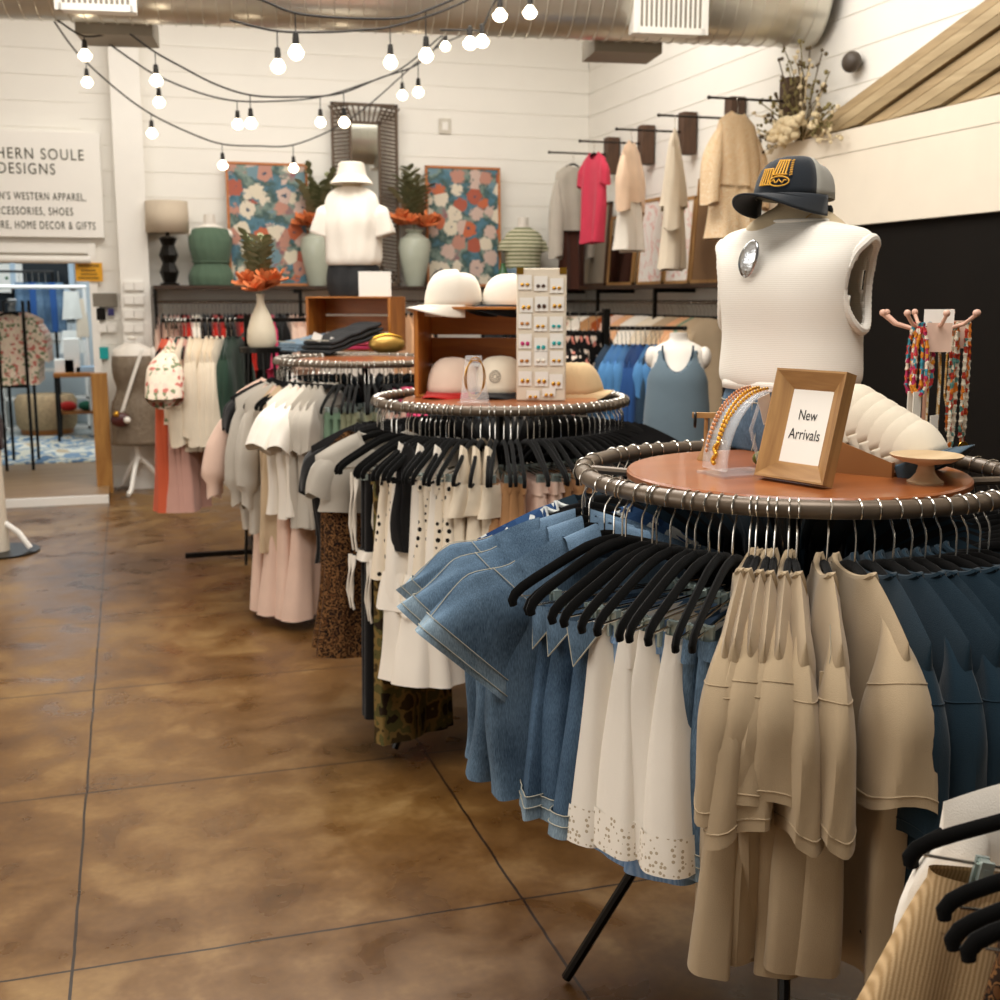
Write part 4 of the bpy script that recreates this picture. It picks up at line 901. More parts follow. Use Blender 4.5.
# bucket hat mannequin on the back crate
mb_ = (c2[0] - .0, c2[1] - .0, CT)
pm = onY(354, 296, c2[1]); mb_ = (pm[0], pm[1], CT)
mn2 = thing('mannequin', 'white torso mannequin on the back crate wearing a bucket hat', 'mannequin', mb_, face_cam(mb_, -8)); torso(mn2, m_tanskin, z1=.64, arms=False); mn2.scale = (.88, .9, 1.05)
j2 = thing('jeans', 'black jeans on the bucket hat mannequin', 'jeans', mb_, face_cam(mb_, -8)); j2.scale = (.88, .9, 1.05); clothing(j2, [(0, .158, .11, 0), (.08, .178, .12, 0), (.16, .165, .112, 0), (.2, .15, .105, 0)], f_wblack, 'jean_body', folds=.002, kf=5)
t2 = thing('t_shirt', 'white boxy tee with rolled sleeves on the bucket hat mannequin', 't-shirt', mb_, face_cam(mb_, -8))
t2.scale = (.86, .92, 1.05)
clothing(t2, [(.17, .165, .12, 0), (.2, .185, .135, 0), (.3, .19, .135, 0), (.40, .19, .13, -.01), (.48, .185, .11, -.005), (.54, .165, .085, 0), (.575, .12, .068, .003), (.59, .075, .06, .003)], f_white, 'torso_panel', folds=.005, kf=7)
for s in (1, -1): MB().loft(sleeve(s, (.13, .50), 62, .19, .17, .17, .15, .15, 5 + s, 1.2, nu=30, nv=14, fold=.003)).build('sleeve', f_white, t2, solid=.004)
bh = thing('bucket_hat', 'white bucket hat on the mannequin above the back crate', 'hat', (mb_[0], mb_[1], CT + .655), face_cam(mb_, -20)); bh.scale = (.88,) * 3
MB().lathe([(.001, .115), (.07, .115), (.082, .108), (.092, .05), (.098, .03)], 36, sy=1.1).build('crown', f_capwhite, bh, solid=.003); MB().lathe([(.098, .032), (.118, .008), (.138, -.018)], 36, sy=1.1).build('brim', f_capwhite, bh, solid=.003)
sg = onY(375, 294, c2[1] - .17); o = MB().box((0, 0, .07), (.185, .006, .14)).build('sign_card', m_paper, None, loc=(sg[0], sg[1], CT + .0005), rz=face_cam(sg)); tag(o, 'blank white sign card standing on the back crate', 'sign')
# flower vase near the third rack

# ================================================================ duct and its registers
m_duct = mat('galvanised spiral duct', '#DAD7CC', .28, metal=.7, var=.1, vscale=3); m_grille = mat('white register', '#EFEBE2', .5, var=.01); m_dsh = mat('grey register box', '#8A8274', .6, var=.03)
dR = onX(828, 48, XR); dL = onZ(0, 20, 3.05); DR_ = .30
ax = Vector((dR[0] - dL[0], dR[1] - dL[1], 0)).normalized(); nrm = Vector((ax.y, -ax.x, 0)); mid0 = Vector((dL[0], dL[1], 3.05 + DR_)) + Vector((0, .12, 0))
duct = thing('air_duct', 'silver spiral air duct running across the room below the ceiling', 'air duct', (mid0.x - ax.x * 2.5, mid0.y - ax.y * 2.5, mid0.z - DR_ + .035), math.atan2(ax.y, ax.x))
Ld = (Vector((dR[0], dR[1], 0)) - Vector((mid0.x - ax.x * 2.5, mid0.y - ax.y * 2.5, 0))).length - .06
dm = MB(); rings = []; nseg = 90
for j in range(nseg + 1):
    x = Ld * j / nseg
    for dx, rr_ in ((0, DR_), (Ld / nseg * .86, DR_), (Ld / nseg * .9, DR_ + .006), (Ld / nseg * .96, DR_ + .006)):
        rings.append([(min(x + dx, Ld), rr_ * math.cos(2 * PI * i / 40), DR_ + rr_ * math.sin(2 * PI * i / 40)) for i in range(40)])
dm.loft(rings); dm.build('duct_pipe', m_duct, duct, ang=30)
def duct_x(px, py, Y): p = onY(px, py, Y); d = Vector((p[0], p[1], 0)) - Vector((duct.location.x, duct.location.y, 0)); return d.dot(ax)
for i, (pxm, wd) in enumerate([(97, .38), (663, .40)]):
    x = duct_x(pxm, 20, 6.9 if i == 0 else 6.6)
    g = MB().span((x - wd / 2, -DR_ - .025, DR_ - .17), (x + wd / 2, -DR_ + .14, DR_ + .13)).build('register_box', m_grille, duct, bevel=.004)
    g.location.z = -.14 if i else -.13
    f_ = MB()
    for s in (-1, 1): f_.box((x + s * wd / 2, -DR_ - .03, DR_ - .02), (.035, .02, .335)).box((x, -DR_ - .03, DR_ - .02 + s * .15), (wd, .02, .035))
    f_.build('register_frame', m_grille, g)
    lv = MB(); nl = 14
    for k in range(nl): lv.box((x - wd / 2 + wd * (k + .5) / nl, -DR_ - .032, DR_ - .02), (.008, .014, .27), rz=.4)
    lv.build('louvre', m_grille, g); MB().box((x, -DR_ - .024, DR_ - .02), (wd - .03, .004, .27)).build('dark_opening', m_dsh, g)
    MB().box((x + (.02 if i == 0 else -.12), .30, .02), (.42, .34, .12)).build('rear_register', m_dsh, duct)
# ================================================================ festoon lights
m_bulb = mat('glowing bulb glass', '#FFF2DC', .3, var=0, emit='#FFE9C8', estr=9.0); m_cord = mat('black rubber cord', '#1E1B17', .7, var=0)
def festoon(label, pts, Y0, Y1, bulbs, drop=.10, br=.034):
    """pts: cord pixels; its distance runs from Y0 to Y1"""
    t = thing('string_lights', label, 'string lights'); n = len(pts); P = []
    for i, (x, y) in enumerate(pts): P.append(Vector(onY(x, y, Y0 + (Y1 - Y0) * i / (n - 1))))
    Q = []
    for i in range(n - 1):
        p0, p1, p2, p3 = P[max(i - 1, 0)], P[i], P[i + 1], P[min(i + 2, n - 1)]
        for k in range(8):
            f = k / 8; Q.append(.5 * ((2 * p1) + (-p0 + p2) * f + (2 * p0 - 5 * p1 + 4 * p2 - p3) * f * f + (-p0 + 3 * p1 - 3 * p2 + p3) * f ** 3))
    Q.append(P[-1]); MB().tube(Q, .0055, 6).build('cord', m_cord, t)
    for bx, by in bulbs:
        # the point of the cord above the bulb
        best = min(Q, key=lambda q: abs(pix(q)[0] - bx)); bp = Vector(onY(bx, by, best.y)); bp.x = best.x
        MB().tube([best, (bp.x, bp.y, bp.z + .055)], .003, 6).build('drop_wire', m_cord, t)
        MB().lathe([(.004, .085), (.012, .08), (.015, .05), (.015, .03)], 12).build('socket', m_cord, t, loc=bp)
        MB().lathe([(.012, .034), (.018, .026), (br, 0), (br * .92, -.014), (br * .6, -.028), (.002, -.035)], 18).build('bulb', m_bulb, t, loc=bp)
def pix(p): q = np.array(p) - C0; z = q @ FW; return 500 + F * (q @ RT) / z, 500 - F * (q @ UP) / z
festoon('string lights nearest the camera, sweeping up to the duct middle', [(200, -22), (240, -6), (262, 0), (295, 13), (345, 18), (400, 18), (430, 9), (475, -10)], 5.2, 5.6, [(294, 52), (167, -8)][:1] + [(424, 55)])
festoon('string lights just behind the nearest strand, passing under the duct', [(230, 20), (277, 31), (330, 32), (360, 30), (390, 27), (440, 12), (480, -6)], 5.7, 6.0, [(276, 66), (390, 62)])
festoon('string lights sagging from duct register to the middle, upper back strand', [(130, 34), (155, 52), (180, 66), (215, 84), (250, 95), (290, 97), (338, 94), (380, 78), (418, 64), (445, 36)], 7.0, 7.6, [(155, 80), (251, 123), (341, 122), (419, 92)], br=.036)
festoon('string lights sagging behind the upper back strand', [(98, 36), (135, 62), (158, 76), (200, 93), (237, 101), (280, 101), (320, 97), (360, 85), (402, 68), (450, 30), (470, 30)], 7.6, 8.4, [(158, 102), (237, 124), (321, 122), (402, 95), (443, 46)], br=.036)
festoon('lowest string lights, drooping in front of the left painting', [(52, 18), (70, 44), (86, 62), (120, 92), (151, 114), (190, 133), (222, 144), (258, 146), (293, 145), (335, 128), (370, 104), (430, 52), (470, 32)], 8.0, 9.4, [(86, 82), (151, 133), (222, 165), (295, 168)], br=.036)
festoon('short string lights crossing left of the wall column', [(40, 8), (60, 22), (84, 36), (110, 34)], 7.2, 7.4, [(84, 55)], br=.038)
festoon('string lights under the right half of the duct', [(440, 30), (470, 30), (482, 28), (500, -5), (530, -8), (560, -20)], 6.2, 6.0, [(470, 43), (482, 41), (500, 15), (530, 12)], br=.038)
# ================================================================ sign over the door
m_sign = mat('white enamel sign', '#F6F2EA', .5, var=.01); m_letter = mat('olive brown lettering', '#4A4632', .7, var=0)
SY = YB - .08; s3 = onY(104, 238, SY); s2 = onY(99, 133, SY); s1w = 1.27
sign = thing('shop_sign', 'large white Southern Soule Designs shop sign over the doorway', 'sign', (s2[0] - s1w / 2, SY, s3[2]))
MB().span((-s1w / 2, 0, 0), (s1w / 2, .07, s2[2] - s3[2])).build('sign_panel', m_sign, sign, bevel=.004)
pm_ = lambda px, py: onY(px, py, SY)
scx = pm_(31, 190)[0] - sign.location.x
for txt, y0, y1, w_, cpx in (('SOUTHERN SOULE', 148, 159, 127, 23), ('DESIGNS', 163, 174, 57, 28), ("WOMEN'S WESTERN APPAREL,", 192, 201, 112, 30), ('ACCESSORIES, SHOES', 207, 216, 84, 30), ('FURNITURE, HOME DECOR & GIFTS', 221, 230, 128, 30)):
    a, b_ = pm_(31, y0), pm_(31, y1); ww = pm_(31 + w_ / 2, y0)[0] - pm_(31 - w_ / 2, y0)[0]
    text_obj('lettering', text_mesh(txt, ww, a[2] - b_[2], m_letter, .002, spacing=1.2), (pm_(cpx, 190)[0] - sign.location.x, -.003, (a[2] + b_[2]) / 2 - sign.location.z), (R(90), 0, 0), sign)
ys = onY(89, 272, YB - .05); ysn = thing('notice_sign', 'small yellow notice at the top right corner of the doorway', 'sign', (ys[0], YB - .05, ys[2])); MB().box((0, 0, 0), (.21, .012, .15)).build('sign_plate', mat('safety yellow', '#E0A21B', .5, var=.02), ysn)
for k, (w_, z) in enumerate([(.16, .05), (.12, .012), (.13, -.018), (.17, -.048)]):
    q = MB()
    for j in range(int(w_ / .016)): q.box((-w_ / 2 + .016 * (j + .5), -.008, z), (.009, .002, .016 if k else .02))
    q.build('print_line', m_ink, ysn)
# ================================================================ long shelf rack along the back wall and the right wall
SH = 1.68; SD = .36
def shelf_rack(name, label, a, b_, nsec, depth_dir):
    t = thing(name, label, 'shelf rack', (a[0], a[1], 0), math.atan2(b_[1] - a[1], b_[0] - a[0])); Ls = math.hypot(b_[0] - a[0], b_[1] - a[1]); s = depth_dir
    MB().span((0, 0, SH - .03), (Ls, s * SD, SH)).build('shelf_board', m_dark_wood, t, bevel=.003)
    MB().tube([(0, s * .15, SH - .13), (Ls, s * .15, SH - .13)], .014, 10).build('hang_rail', m_ring, t)
    for k in range(nsec + 1):
        x = .015 + (Ls - .03) * k / nsec
        q = MB().span((x - .013, s * .012, 0), (x + .013, s * .038, SH - .03)); q.build('upright', m_black, t)
        MB().span((x - .013, s * .03, SH - .06), (x + .013, s * (SD - .01), SH - .03)).build('shelf_bracket', m_black, t)
    return t
shelf_rack('shelf_rack', 'dark wall shelf with hanging rail along the back wall, below the paintings', (.22, YB - .02 - SD), (XR - SD, YB - .02 - SD), 3, 1)
shelf_rack('shelf_rack', 'dark wall shelf with hanging rail along the right wall, below the mirrors', (XR - .02 - SD, YB - .02), (XR - .02 - SD, 6.98), 3, 1)
def rail_series(p0, p1, zr, items, railname, seed=1, yaw=90, clipz=False, s=1):
    """garments from p0 to p1 along a straight rail; items: (t0, t1, n, keys, object name, noun, category, clips)"""
    rd = random.Random(seed); ang = math.atan2(p1[1] - p0[1], p1[0] - p0[0])
    for t0, t1, n, keys, oname, noun, cat, clips in items:
        for i in range(n):
            t = t0 + (t1 - t0) * (i / (n - 1) if n > 1 else 0)
            loc = (p0[0] + (p1[0] - p0[0]) * t, p0[1] + (p1[1] - p0[1]) * t, zr); rz = ang + R(yaw + rd.uniform(-7, 7))
            if n == 1: lab, hl = f'{noun} on the {railname}', f'black hanger of the {noun}, {railname}'
            else: lab, hl = f'{ORD[i]} {noun} from left on the {railname}', f'black hanger of the {ORD[i]} {noun}, {railname}'
            hanger(loc, rz, ' '.join(hl.split()[:16]), None, clips, (0, 0), small=True)
            place(keys[i % len(keys)], loc, rz, oname, ' '.join(lab.split()[:16]), cat)
def small(key, m, fn=g_tee, **k): return [fn(key, m, small=True, **k)]
S_rose = small('s rose dress', f_rose, g_dress, L=1.15, W0=.36, W1=.42, T1=.1); S_nude = small('s nude dress', f_blush, g_dress, L=1.2, W0=.36, W1=.44, T1=.1)
S_red = small('s red', f_red); S_white = small('s white', f_white); S_pink = small('s pink', f_pink); S_bl = small('s blush', f_blush); S_blk = small('s black', f_black, seed=4); S_cream = small('s cream', f_cream, sl=.5)
S_tan = small('s tan', f_tan, sl=.45); S_beige = small('s beige', f_beige, sl=.5, L=.8); S_peach = small('s peach', f_peach, sl=.5, L=.85); S_rust = small('s rust', f_rust, sl=.4); S_flor = small('s floral', f_flor, sl=.35); S_teal = small('s teal', f_teal)
S_coral = small('s coral', f_coral, g_dress, L=1.1, W0=.36, W1=.5, T1=.12); S_mint = small('s mint', f_mint, L=.9); S_blue = small('s blue', f_blue, L=.7); S_sky = small('s sky', f_sky, L=.6); S_slate = small('s slate', f_slate, L=.6); S_camc = small('s camel coat', f_beige, L=1.0, sl=.5)
RB = (.26, YB - .23); RE = (3.6, YB - .23); RZ_ = SH - .116
Lb = RE[0] - RB[0]; T_ = lambda px: (onY(px, 330, YB - .23)[0] - RB[0]) / Lb
rail_series(RB, RE, RZ_, [
    (T_(158), T_(170), 3, S_nude, 'long_dress', 'nude long dress', 'dress', False), (T_(174), T_(178), 2, S_rose, 'long_dress', 'dusty rose long dress', 'dress', False),
    (T_(183), T_(187), 2, S_red, 'red_top', 'red top', 'top', False), (T_(192), T_(199), 3, S_white, 'white_top', 'white top beside the red tops', 'top', False),
    (T_(204), T_(208), 2, S_blk, 'black_top', 'black top among the red tops', 'top', False), (T_(213), T_(220), 3, S_red, 'satin_blouse', 'bright red satin blouse', 'blouse', False),
    (T_(225), T_(232), 3, S_blk, 'black_top', 'black top right of the satin blouses', 'top', False), (T_(237), T_(250), 4, S_red, 'knit_top', 'scarlet knit top', 'top', False),
    (T_(254), T_(262), 3, S_blk, 'black_vest', 'black top left of the pinks', 'top', False), (T_(266), T_(272), 3, S_pink, 'pink_top', 'hot pink top', 'top', False), (T_(277), T_(284), 3, S_blk, 'black_top', 'black top between pink and blush', 'top', False), (T_(288), T_(312), 7, S_bl, 'blush_blouse', 'pale blush blouse', 'blouse', False),
    (T_(405), T_(425), 4, S_peach, 'peach_blouse', 'peach blouse', 'blouse', False), (T_(495), T_(520), 5, S_blk, 'black_top', 'black top right of the crate caps', 'top', False), (T_(560), T_(580), 4, S_flor, 'floral_blouse', 'blush floral blouse', 'blouse', False)], 'back wall rail', seed=21)
RC = XR - .23; RYa, RYb = 9.9, 7.15; T2 = lambda px: (RYa - onX(px, 330, RC)[1]) / (RYa - RYb)
its = [(588, 592, 2, S_flor, 'floral_blouse', 'rose floral blouse', 'blouse'), (596, 602, 3, S_white, 'white_top', 'white top beside the florals', 'top'), (607, 613, 3, S_tan, 'tan_blouse', 'tan blouse', 'blouse'), (617, 621, 2, S_rust, 'rust_top', 'rust orange top', 'top'), (626, 632, 3, S_bl, 'blush_top', 'blush top', 'top'),
       (637, 641, 2, S_peach, 'peach_top', 'peach top', 'top'), (647, 658, 4, S_white, 'cream_blouse', 'cream blouse', 'blouse'), (664, 672, 3, S_cream, 'cream_cardigan', 'cream cardigan', 'cardigan'), (679, 687, 3, S_camc, 'camel_coat', 'camel linen coat', 'coat'), (693, 700, 3, S_peach, 'apricot_shirt', 'apricot shirt', 'shirt'), (704, 704, 1, S_mint, 'mint_dress', 'mint dress', 'dress'), (708, 722, 4, S_beige, 'beige_shirt', 'beige shirt', 'shirt')]
rail_series((RC, RYa), (RC, RYb), RZ_, [(T2(a), T2(b_), n, k, o, nn, c, False) for a, b_, n, k, o, nn, c in its], 'right wall rail', seed=22)

# ================================================================ things on the back shelf
SYc = YB - .2
def shelf_pt(px, Y=SYc): p = onY(px, 285, Y); return (p[0], Y, SH)
# paintings
def art_mat(name, seed):
    m = mat(name, '#3C6C80', .55, var=0); N, L, b = nodes_of(m); tc = N.new('ShaderNodeTexCoord'); mp = N.new('ShaderNodeMapping'); mp.inputs['Location'].default_value = (seed, seed * .7, seed * 1.3); L.new(tc.outputs['Object'], mp.inputs[0])
    nz = N.new('ShaderNodeTexNoise'); nz.inputs['Scale'].default_value = 6; nz.inputs['Detail'].default_value = 3; L.new(mp.outputs[0], nz.inputs[0])
    bg_ = ramp(N, L, nz.outputs['Fac'], [(.3, '#274553'), (.42, '#4F7A8C'), (.52, '#37504C'), (.6, '#7C9085'), (.7, '#8F5A5E')])
    v = N.new('ShaderNodeTexVoronoi'); v.inputs['Scale'].default_value = 7.5; v.inputs['Randomness'].default_value = .9; L.new(mp.outputs[0], v.inputs[0])
    n2 = N.new('ShaderNodeTexNoise'); n2.inputs['Scale'].default_value = 30; n2.inputs['Detail'].default_value = 2; L.new(mp.outputs[0], n2.inputs[0])
    ad = N.new('ShaderNodeMath'); ad.operation = 'MULTIPLY_ADD'; L.new(n2.outputs['Fac'], ad.inputs[0]); ad.inputs[1].default_value = .55; L.new(v.outputs['Distance'], ad.inputs[2])
    sp = N.new('ShaderNodeSeparateColor'); L.new(v.outputs['Color'], sp.inputs[0])
    fl = ramp(N, L, sp.outputs[0], [(0, '#C0643E'), (.16, '#D9CDB8'), (.34, '#B98573'), (.48, '#A9553F'), (.6, '#C9AFA2'), (.74, '#6C8A94'), (.86, '#D8CDB6')], 'CONSTANT')
    m1 = N.new('ShaderNodeMix'); m1.data_type = 'RGBA'; r1 = ramp(N, L, ad.outputs[0], [(.76, '#FFFFFF'), (.84, '#000000')]); L.new(r1.outputs[0], m1.inputs[0]); L.new(bg_.outputs[0], m1.inputs[6]); L.new(fl.outputs[0], m1.inputs[7])
    r2 = ramp(N, L, ad.outputs[0], [(.36, '#FFFFFF'), (.40, '#000000')]); m2 = N.new('ShaderNodeMix'); m2.data_type = 'RGBA'; L.new(r2.outputs[0], m2.inputs[0]); L.new(m1.outputs[2], m2.inputs[6]); m2.inputs[7].default_value = lin('#3A4A5E'); L.new(m2.outputs[2], b.inputs['Base Color']); return m
m_ofr = wood('orange frame wood', '#A8612E', '#C98045', 14, .5, 'X')
for i, (x0, x1, y0, lb) in enumerate([(225, 307, 161, 'floral painting in a thin orange frame, left one above the shelf'), (425, 500, 165, 'floral painting in a thin orange frame, right of the vases')]):
    Yp = YB - .10; a = onY(x0, y0, Yp); b_ = onY(x1, y0, Yp); W = b_[0] - a[0]; H = a[2] - SH - .004
    t = thing('painting', lb, 'painting', ((a[0] + b_[0]) / 2, Yp - .03, SH + .002)); t.rotation_euler[0] = R(-2)
    MB().span((-W / 2 + .015, -.004, .015), (W / 2 - .015, .008, H - .015)).build('canvas', art_mat('floral painting ' + str(i), 3.1 * i + 1), t)
    q = MB()
    for s in (-1, 1): q.span((s * (W / 2 - .01) - .01, -.012, 0), (s * (W / 2 - .01) + .01, .015, H)).span((-W / 2, -.012, (H - .02) * (s > 0)), (W / 2, .015, (H - .02) * (s > 0) + .02))
    q.build('frame', m_ofr, t)
# carved mirror
Yp = YB - .09; a = onY(330, 102, Yp); b_ = onY(397, 104, Yp); W = b_[0] - a[0]; H = a[2] - SH
mr = thing('mirror', 'tall mirror with a brown openwork frame, standing behind the bucket hat mannequin', 'mirror', ((a[0] + b_[0]) / 2, Yp, SH + .001))
m_carv = mat('dark carved wood', '#5C4B3B', .7, var=.12, vscale=30); fw_ = .17
for s in (-1, 1):
    q = MB()
    for o_ in (0, 1):
        x = s * (W / 2 - .012 - o_ * (fw_ - .02)); q.span((x - .011, -.03, o_ * (fw_ - .03)), (x + .011, .0, H - o_ * (fw_ - .03)))
    n = 46
    for k in range(n): z = .03 + (H - .06) * k / (n - 1); q.box((s * (W / 2 - fw_ / 2), -.015, z), (fw_ - .03, .014, .016), ry=s * R(8))
    q.build('frame_side', m_carv, mr)
    q = MB(); z0 = 0 if s < 0 else H - fw_
    q.span((-W / 2, -.03, z0 if s < 0 else H - .022), (W / 2, 0, z0 + .022 if s < 0 else H)).span((-W / 2 + fw_ - .03, -.03, z0 + fw_ - .022 if s < 0 else z0), (W / 2 - fw_ + .03, 0, z0 + fw_ if s < 0 else z0 + .022))
    for k in range(13): q.box((-W / 2 + .03 + (W - .06) * k / 12, -.015, z0 + fw_ / 2), (.014, .014, fw_ - .03), ry=R((k - 6) * 7) * (1 if s > 0 else -1))
    q.build('frame_end', m_carv, mr)
MB().span((-W / 2 + fw_ - .01, -.012, fw_ - .01), (W / 2 - fw_ + .01, -.004, H - fw_ + .01)).build('glass', mat('mirror silver', '#D9DAD6', .03, metal=1, var=0), mr)
# vases with orange flowers
m_celadon = mat('pale celadon glaze', '#B9BFAE', .25, var=.06, coat=.4); m_flor = mat('orange silk petals', '#D67742', .8, var=.15, vscale=30); m_leaf = mat('olive leaves', '#868A66', .75, var=.2, vscale=20); m_leaf2 = mat('pale sage leaves', '#A5A584', .8, var=.15)
def flowers(t, z, seed, nf=5, rf=.09, nl=11, hl=.45, tilt=1):
    rd = random.Random(seed)
    for k in range(nf):
        a = 2 * PI * k / nf + rd.uniform(-.3, .3); c = Vector((rf * math.cos(a), rf * math.sin(a) * .8 - .03, z + rd.uniform(-.02, .05))); q = MB()
        for p in range(11):
            b_ = 2 * PI * p / 11 + rd.uniform(-.2, .2); el = rd.uniform(-.1, .9); d = Vector((math.cos(b_) * math.cos(el), math.sin(b_) * math.cos(el), math.sin(el))); s_ = d.cross(Vector((0, 0, 1))).normalized(); u_ = s_.cross(d)
            rp = rd.uniform(.085, .12)
            q.sheet(lambda u, v: tuple(c + d * (rp * v) + s_ * ((u - .5) * .08 * math.sin(PI * min(1, v * .85 + .12)) ** .7) + u_ * (.02 * v * v + .01 * math.sin(6 * u + p))), 5, 6)
        q.build('orange_bloom', m_flor, t)
    for k in range(nl):
        a = rd.uniform(0, 2 * PI); lean = rd.uniform(.1, .75); H_ = hl * rd.uniform(.6, 1.05); q = MB(); pts = [Vector((lean * H_ * .7 * f ** 1.4 * math.cos(a), lean * H_ * .5 * f ** 1.4 * math.sin(a) * .7, z - .05 + H_ * f * (1 - .25 * lean * f))) for f in np.linspace(0, 1, 9)]
        q.tube(pts, .003, 5)
        for j in range(2, 9):
            for sd in (-1, 1):
                d = Vector((math.cos(a + sd * 1.2), math.sin(a + sd * 1.2), .75)).normalized(); L_ = rd.uniform(.09, .14); s_ = d.cross(Vector((0, .3, 1))).normalized()
                q.sheet(lambda u, v: tuple(pts[j] + d * (L_ * v) + s_ * ((u - .5) * .055 * math.sin(PI * min(1, v * .9 + .06))) + Vector((0, 0, -.02 * v * v))), 3, 5)
        q.build('leafy_stem', [m_leaf, m_leaf2][k % 2], t)
for i, (px, lb, tw) in enumerate([(318, 'pale green vase of orange flowers, left of the bucket hat mannequin', 0), (415, 'pale green vase of orange flowers, right of the bucket hat mannequin', 0)]):
    p = shelf_pt(px); t = thing('flower_vase', lb, 'vase', p)
    MB().lathe([(.001, 0), (.075, 0), (.085, .02), (.125, .22), (.14, .33), (.128, .40), (.07, .44), (.06, .455), (.085, .475), (.085, .48), (.06, .47), (.001, .46)], 36).build('vase_body', m_celadon, t)
    flowers(t, .52, 20 + i, nf=7, rf=.14, nl=14, hl=.52)
# the nearer vase on the four-way rack side
# lamp
p = shelf_pt(170); lamp = thing('table_lamp', 'table lamp with beige drum shade and black faceted base', 'lamp', p); lamp.scale = (.9, .9, .84)
MB().lathe([(.001, 0), (.085, 0), (.085, .02), (.055, .03), (.06, .05), (.085, .13), (.06, .20), (.055, .215), (.085, .29), (.06, .37), (.055, .385), (.08, .45), (.05, .47), (.02, .475), (.015, .52)], 8).build('faceted_base', m_black, lamp, ang=15)
MB().lathe([(.19, .50), (.185, .80)], 40, caps=False).build('lamp_shade', mat('beige linen shade', '#C9B9A3', .85, var=.03), lamp, solid=.003); MB().ball((0, 0, .6), .035, 12, 8).build('bulb', m_white, lamp)
# green dress form
def small_form(label, px, garment_m, gname, glabel, gcat, zs=1.0, Y=SYc, z=SH, sl=False, shorts=None, keys=None, rz=0, extra=.0):
    p = onY(px, 285, Y); t = thing('mannequin', label, 'mannequin', (p[0], Y, z), rz); t.scale = (.95, .95, zs); torso(t, m_skin, z1=.70, arms=not sl)
    g = thing(gname, glabel, gcat, (p[0], Y, z), rz); g.scale = (1.0, 1.0, zs)
    clothing(g, keys or [(.0, .175, .13, 0), (.1, .18, .135, 0), (.22, .135, .1, 0), (.26, .15, .11, 0), (.36, .165, .12, -.008), (.46, .172, .11, -.008), (.53, .165, .085, 0), (.56, .13, .07, .002), (.575, .075, .06, .003)], garment_m, 'dress_body', folds=.003, kf=13)
    if sl:
        for s in (1, -1): MB().loft(sleeve(s, (.12, .49), 62, .15, .12, .12, .11, .12, 5 + s, 1.2, nu=30, nv=12, fold=.003)).build('sleeve', garment_m, g, solid=.004)
    return t, g
_, g = small_form('white shoulder mannequin on the shelf wearing the green romper', 212, f_green if False else fab('bottle green crepe', '#566B58'), 'romper', 'green sleeveless romper with tied waist, beside the lamp', 'romper', .82)
MB().tube([(x * 1.03, y * 1.03, .235) for x, y, z in ell(0, .142, .106, 0, 40)], .009, 8, closed=True).build('waist_tie', fab('bottle green crepe', '#566B58'), g)
f_str = pattern('sage stripe knit', 'stripes', ['#6F7650', '#D9D2B6'], 8)
_, g = small_form('white mannequin on the shelf wearing the striped knit top', 523, f_str, 'striped_sweater', 'sage and cream striped short-sleeved sweater right of the painting', 'sweater', .86, sl=True, keys=[(.18, .15, .11, 0), (.22, .155, .115, 0), (.30, .16, .12, 0), (.40, .172, .12, -.008), (.48, .175, .1, -.004), (.54, .15, .08, 0), (.575, .1, .065, .002), (.60, .065, .055, .003)])
g2 = thing('denim_skirt', 'light denim skirt on the striped sweater mannequin', 'skirt', g.location); g2.scale = (1, 1, .86); clothing(g2, [(0, .165, .12, 0), (.08, .178, .128, 0), (.19, .15, .11, 0)], f_denimL, 'skirt_body', folds=.002, kf=5)
# small green and white ornament, black cap on the shelf
p = shelf_pt(503, YB - .3); t = thing('snow_cone_ornament', 'small green and white bottle ornament before the right painting', 'ornament', p); MB().lathe([(.001, 0), (.045, 0), (.055, .06), (.05, .10), (.03, .15), (.02, .19), (.022, .2), (.001, .205)], 20).build('bottle_body', mat('green glaze', '#3E6B43', .3), t); MB().lathe([(.05, .10), (.056, .06), (.058, .05)], 20, caps=False).build('white_band', m_white, t, solid=.003)
p = shelf_pt(443, YB - .3); cap('black cap lying on the shelf in front of the right painting', (p[0], p[1], SH + .002), R(-50), f_capblack, f_capblack, scale=1.1)
# electrical plate on the wall
p = onY(445, 126, YB - .02); t = thing('wall_plate', 'small white switch plate high on the back wall', 'wall plate', (p[0], YB - .012, p[2])); MB().box((0, 0, 0), (.11, .012, .13)).build('plate', mat('aged white plastic', '#CFC8BA', .5), t, bevel=.003); MB().box((0, -.009, 0), (.05, .008, .07)).build('switch', m_white, t)

# ================================================================ right wall: brackets with hanging outfits
m_rod = mat('dark steel rod', '#2B2018', .5, metal=.5, var=.03)
brk = [(619, 138), (654, 126), (696, 113), (744, 98), (801, 79)]
rods = []
for i, (px, py) in enumerate(brk):
    p = onX(px, py, XR); t = thing('wall_bracket', f'{ORD[i]} wooden wall bracket with steel rod, counting from the back corner', 'bracket', (XR - .012, p[1], p[2] - .17))
    MB().span((-.11, -.05, -.13), (0, .05, .17)).build('wood_block', m_bracket, t, bevel=.004)
    MB().tube([(-.09, 0, .03), (-.62, 0, .03)], .008, 8).build('rod', m_rod, t); MB().ball((-.62, 0, .03), .013, 10, 6).build('rod_tip', m_rod, t)
    rods.append((p[1], p[2] - .14))
m_tweed = pattern('peach tweed', 'noise', ['#E5C59A', '#EFD9B8', '#DDB17C', '#F2E4CB'], 90)
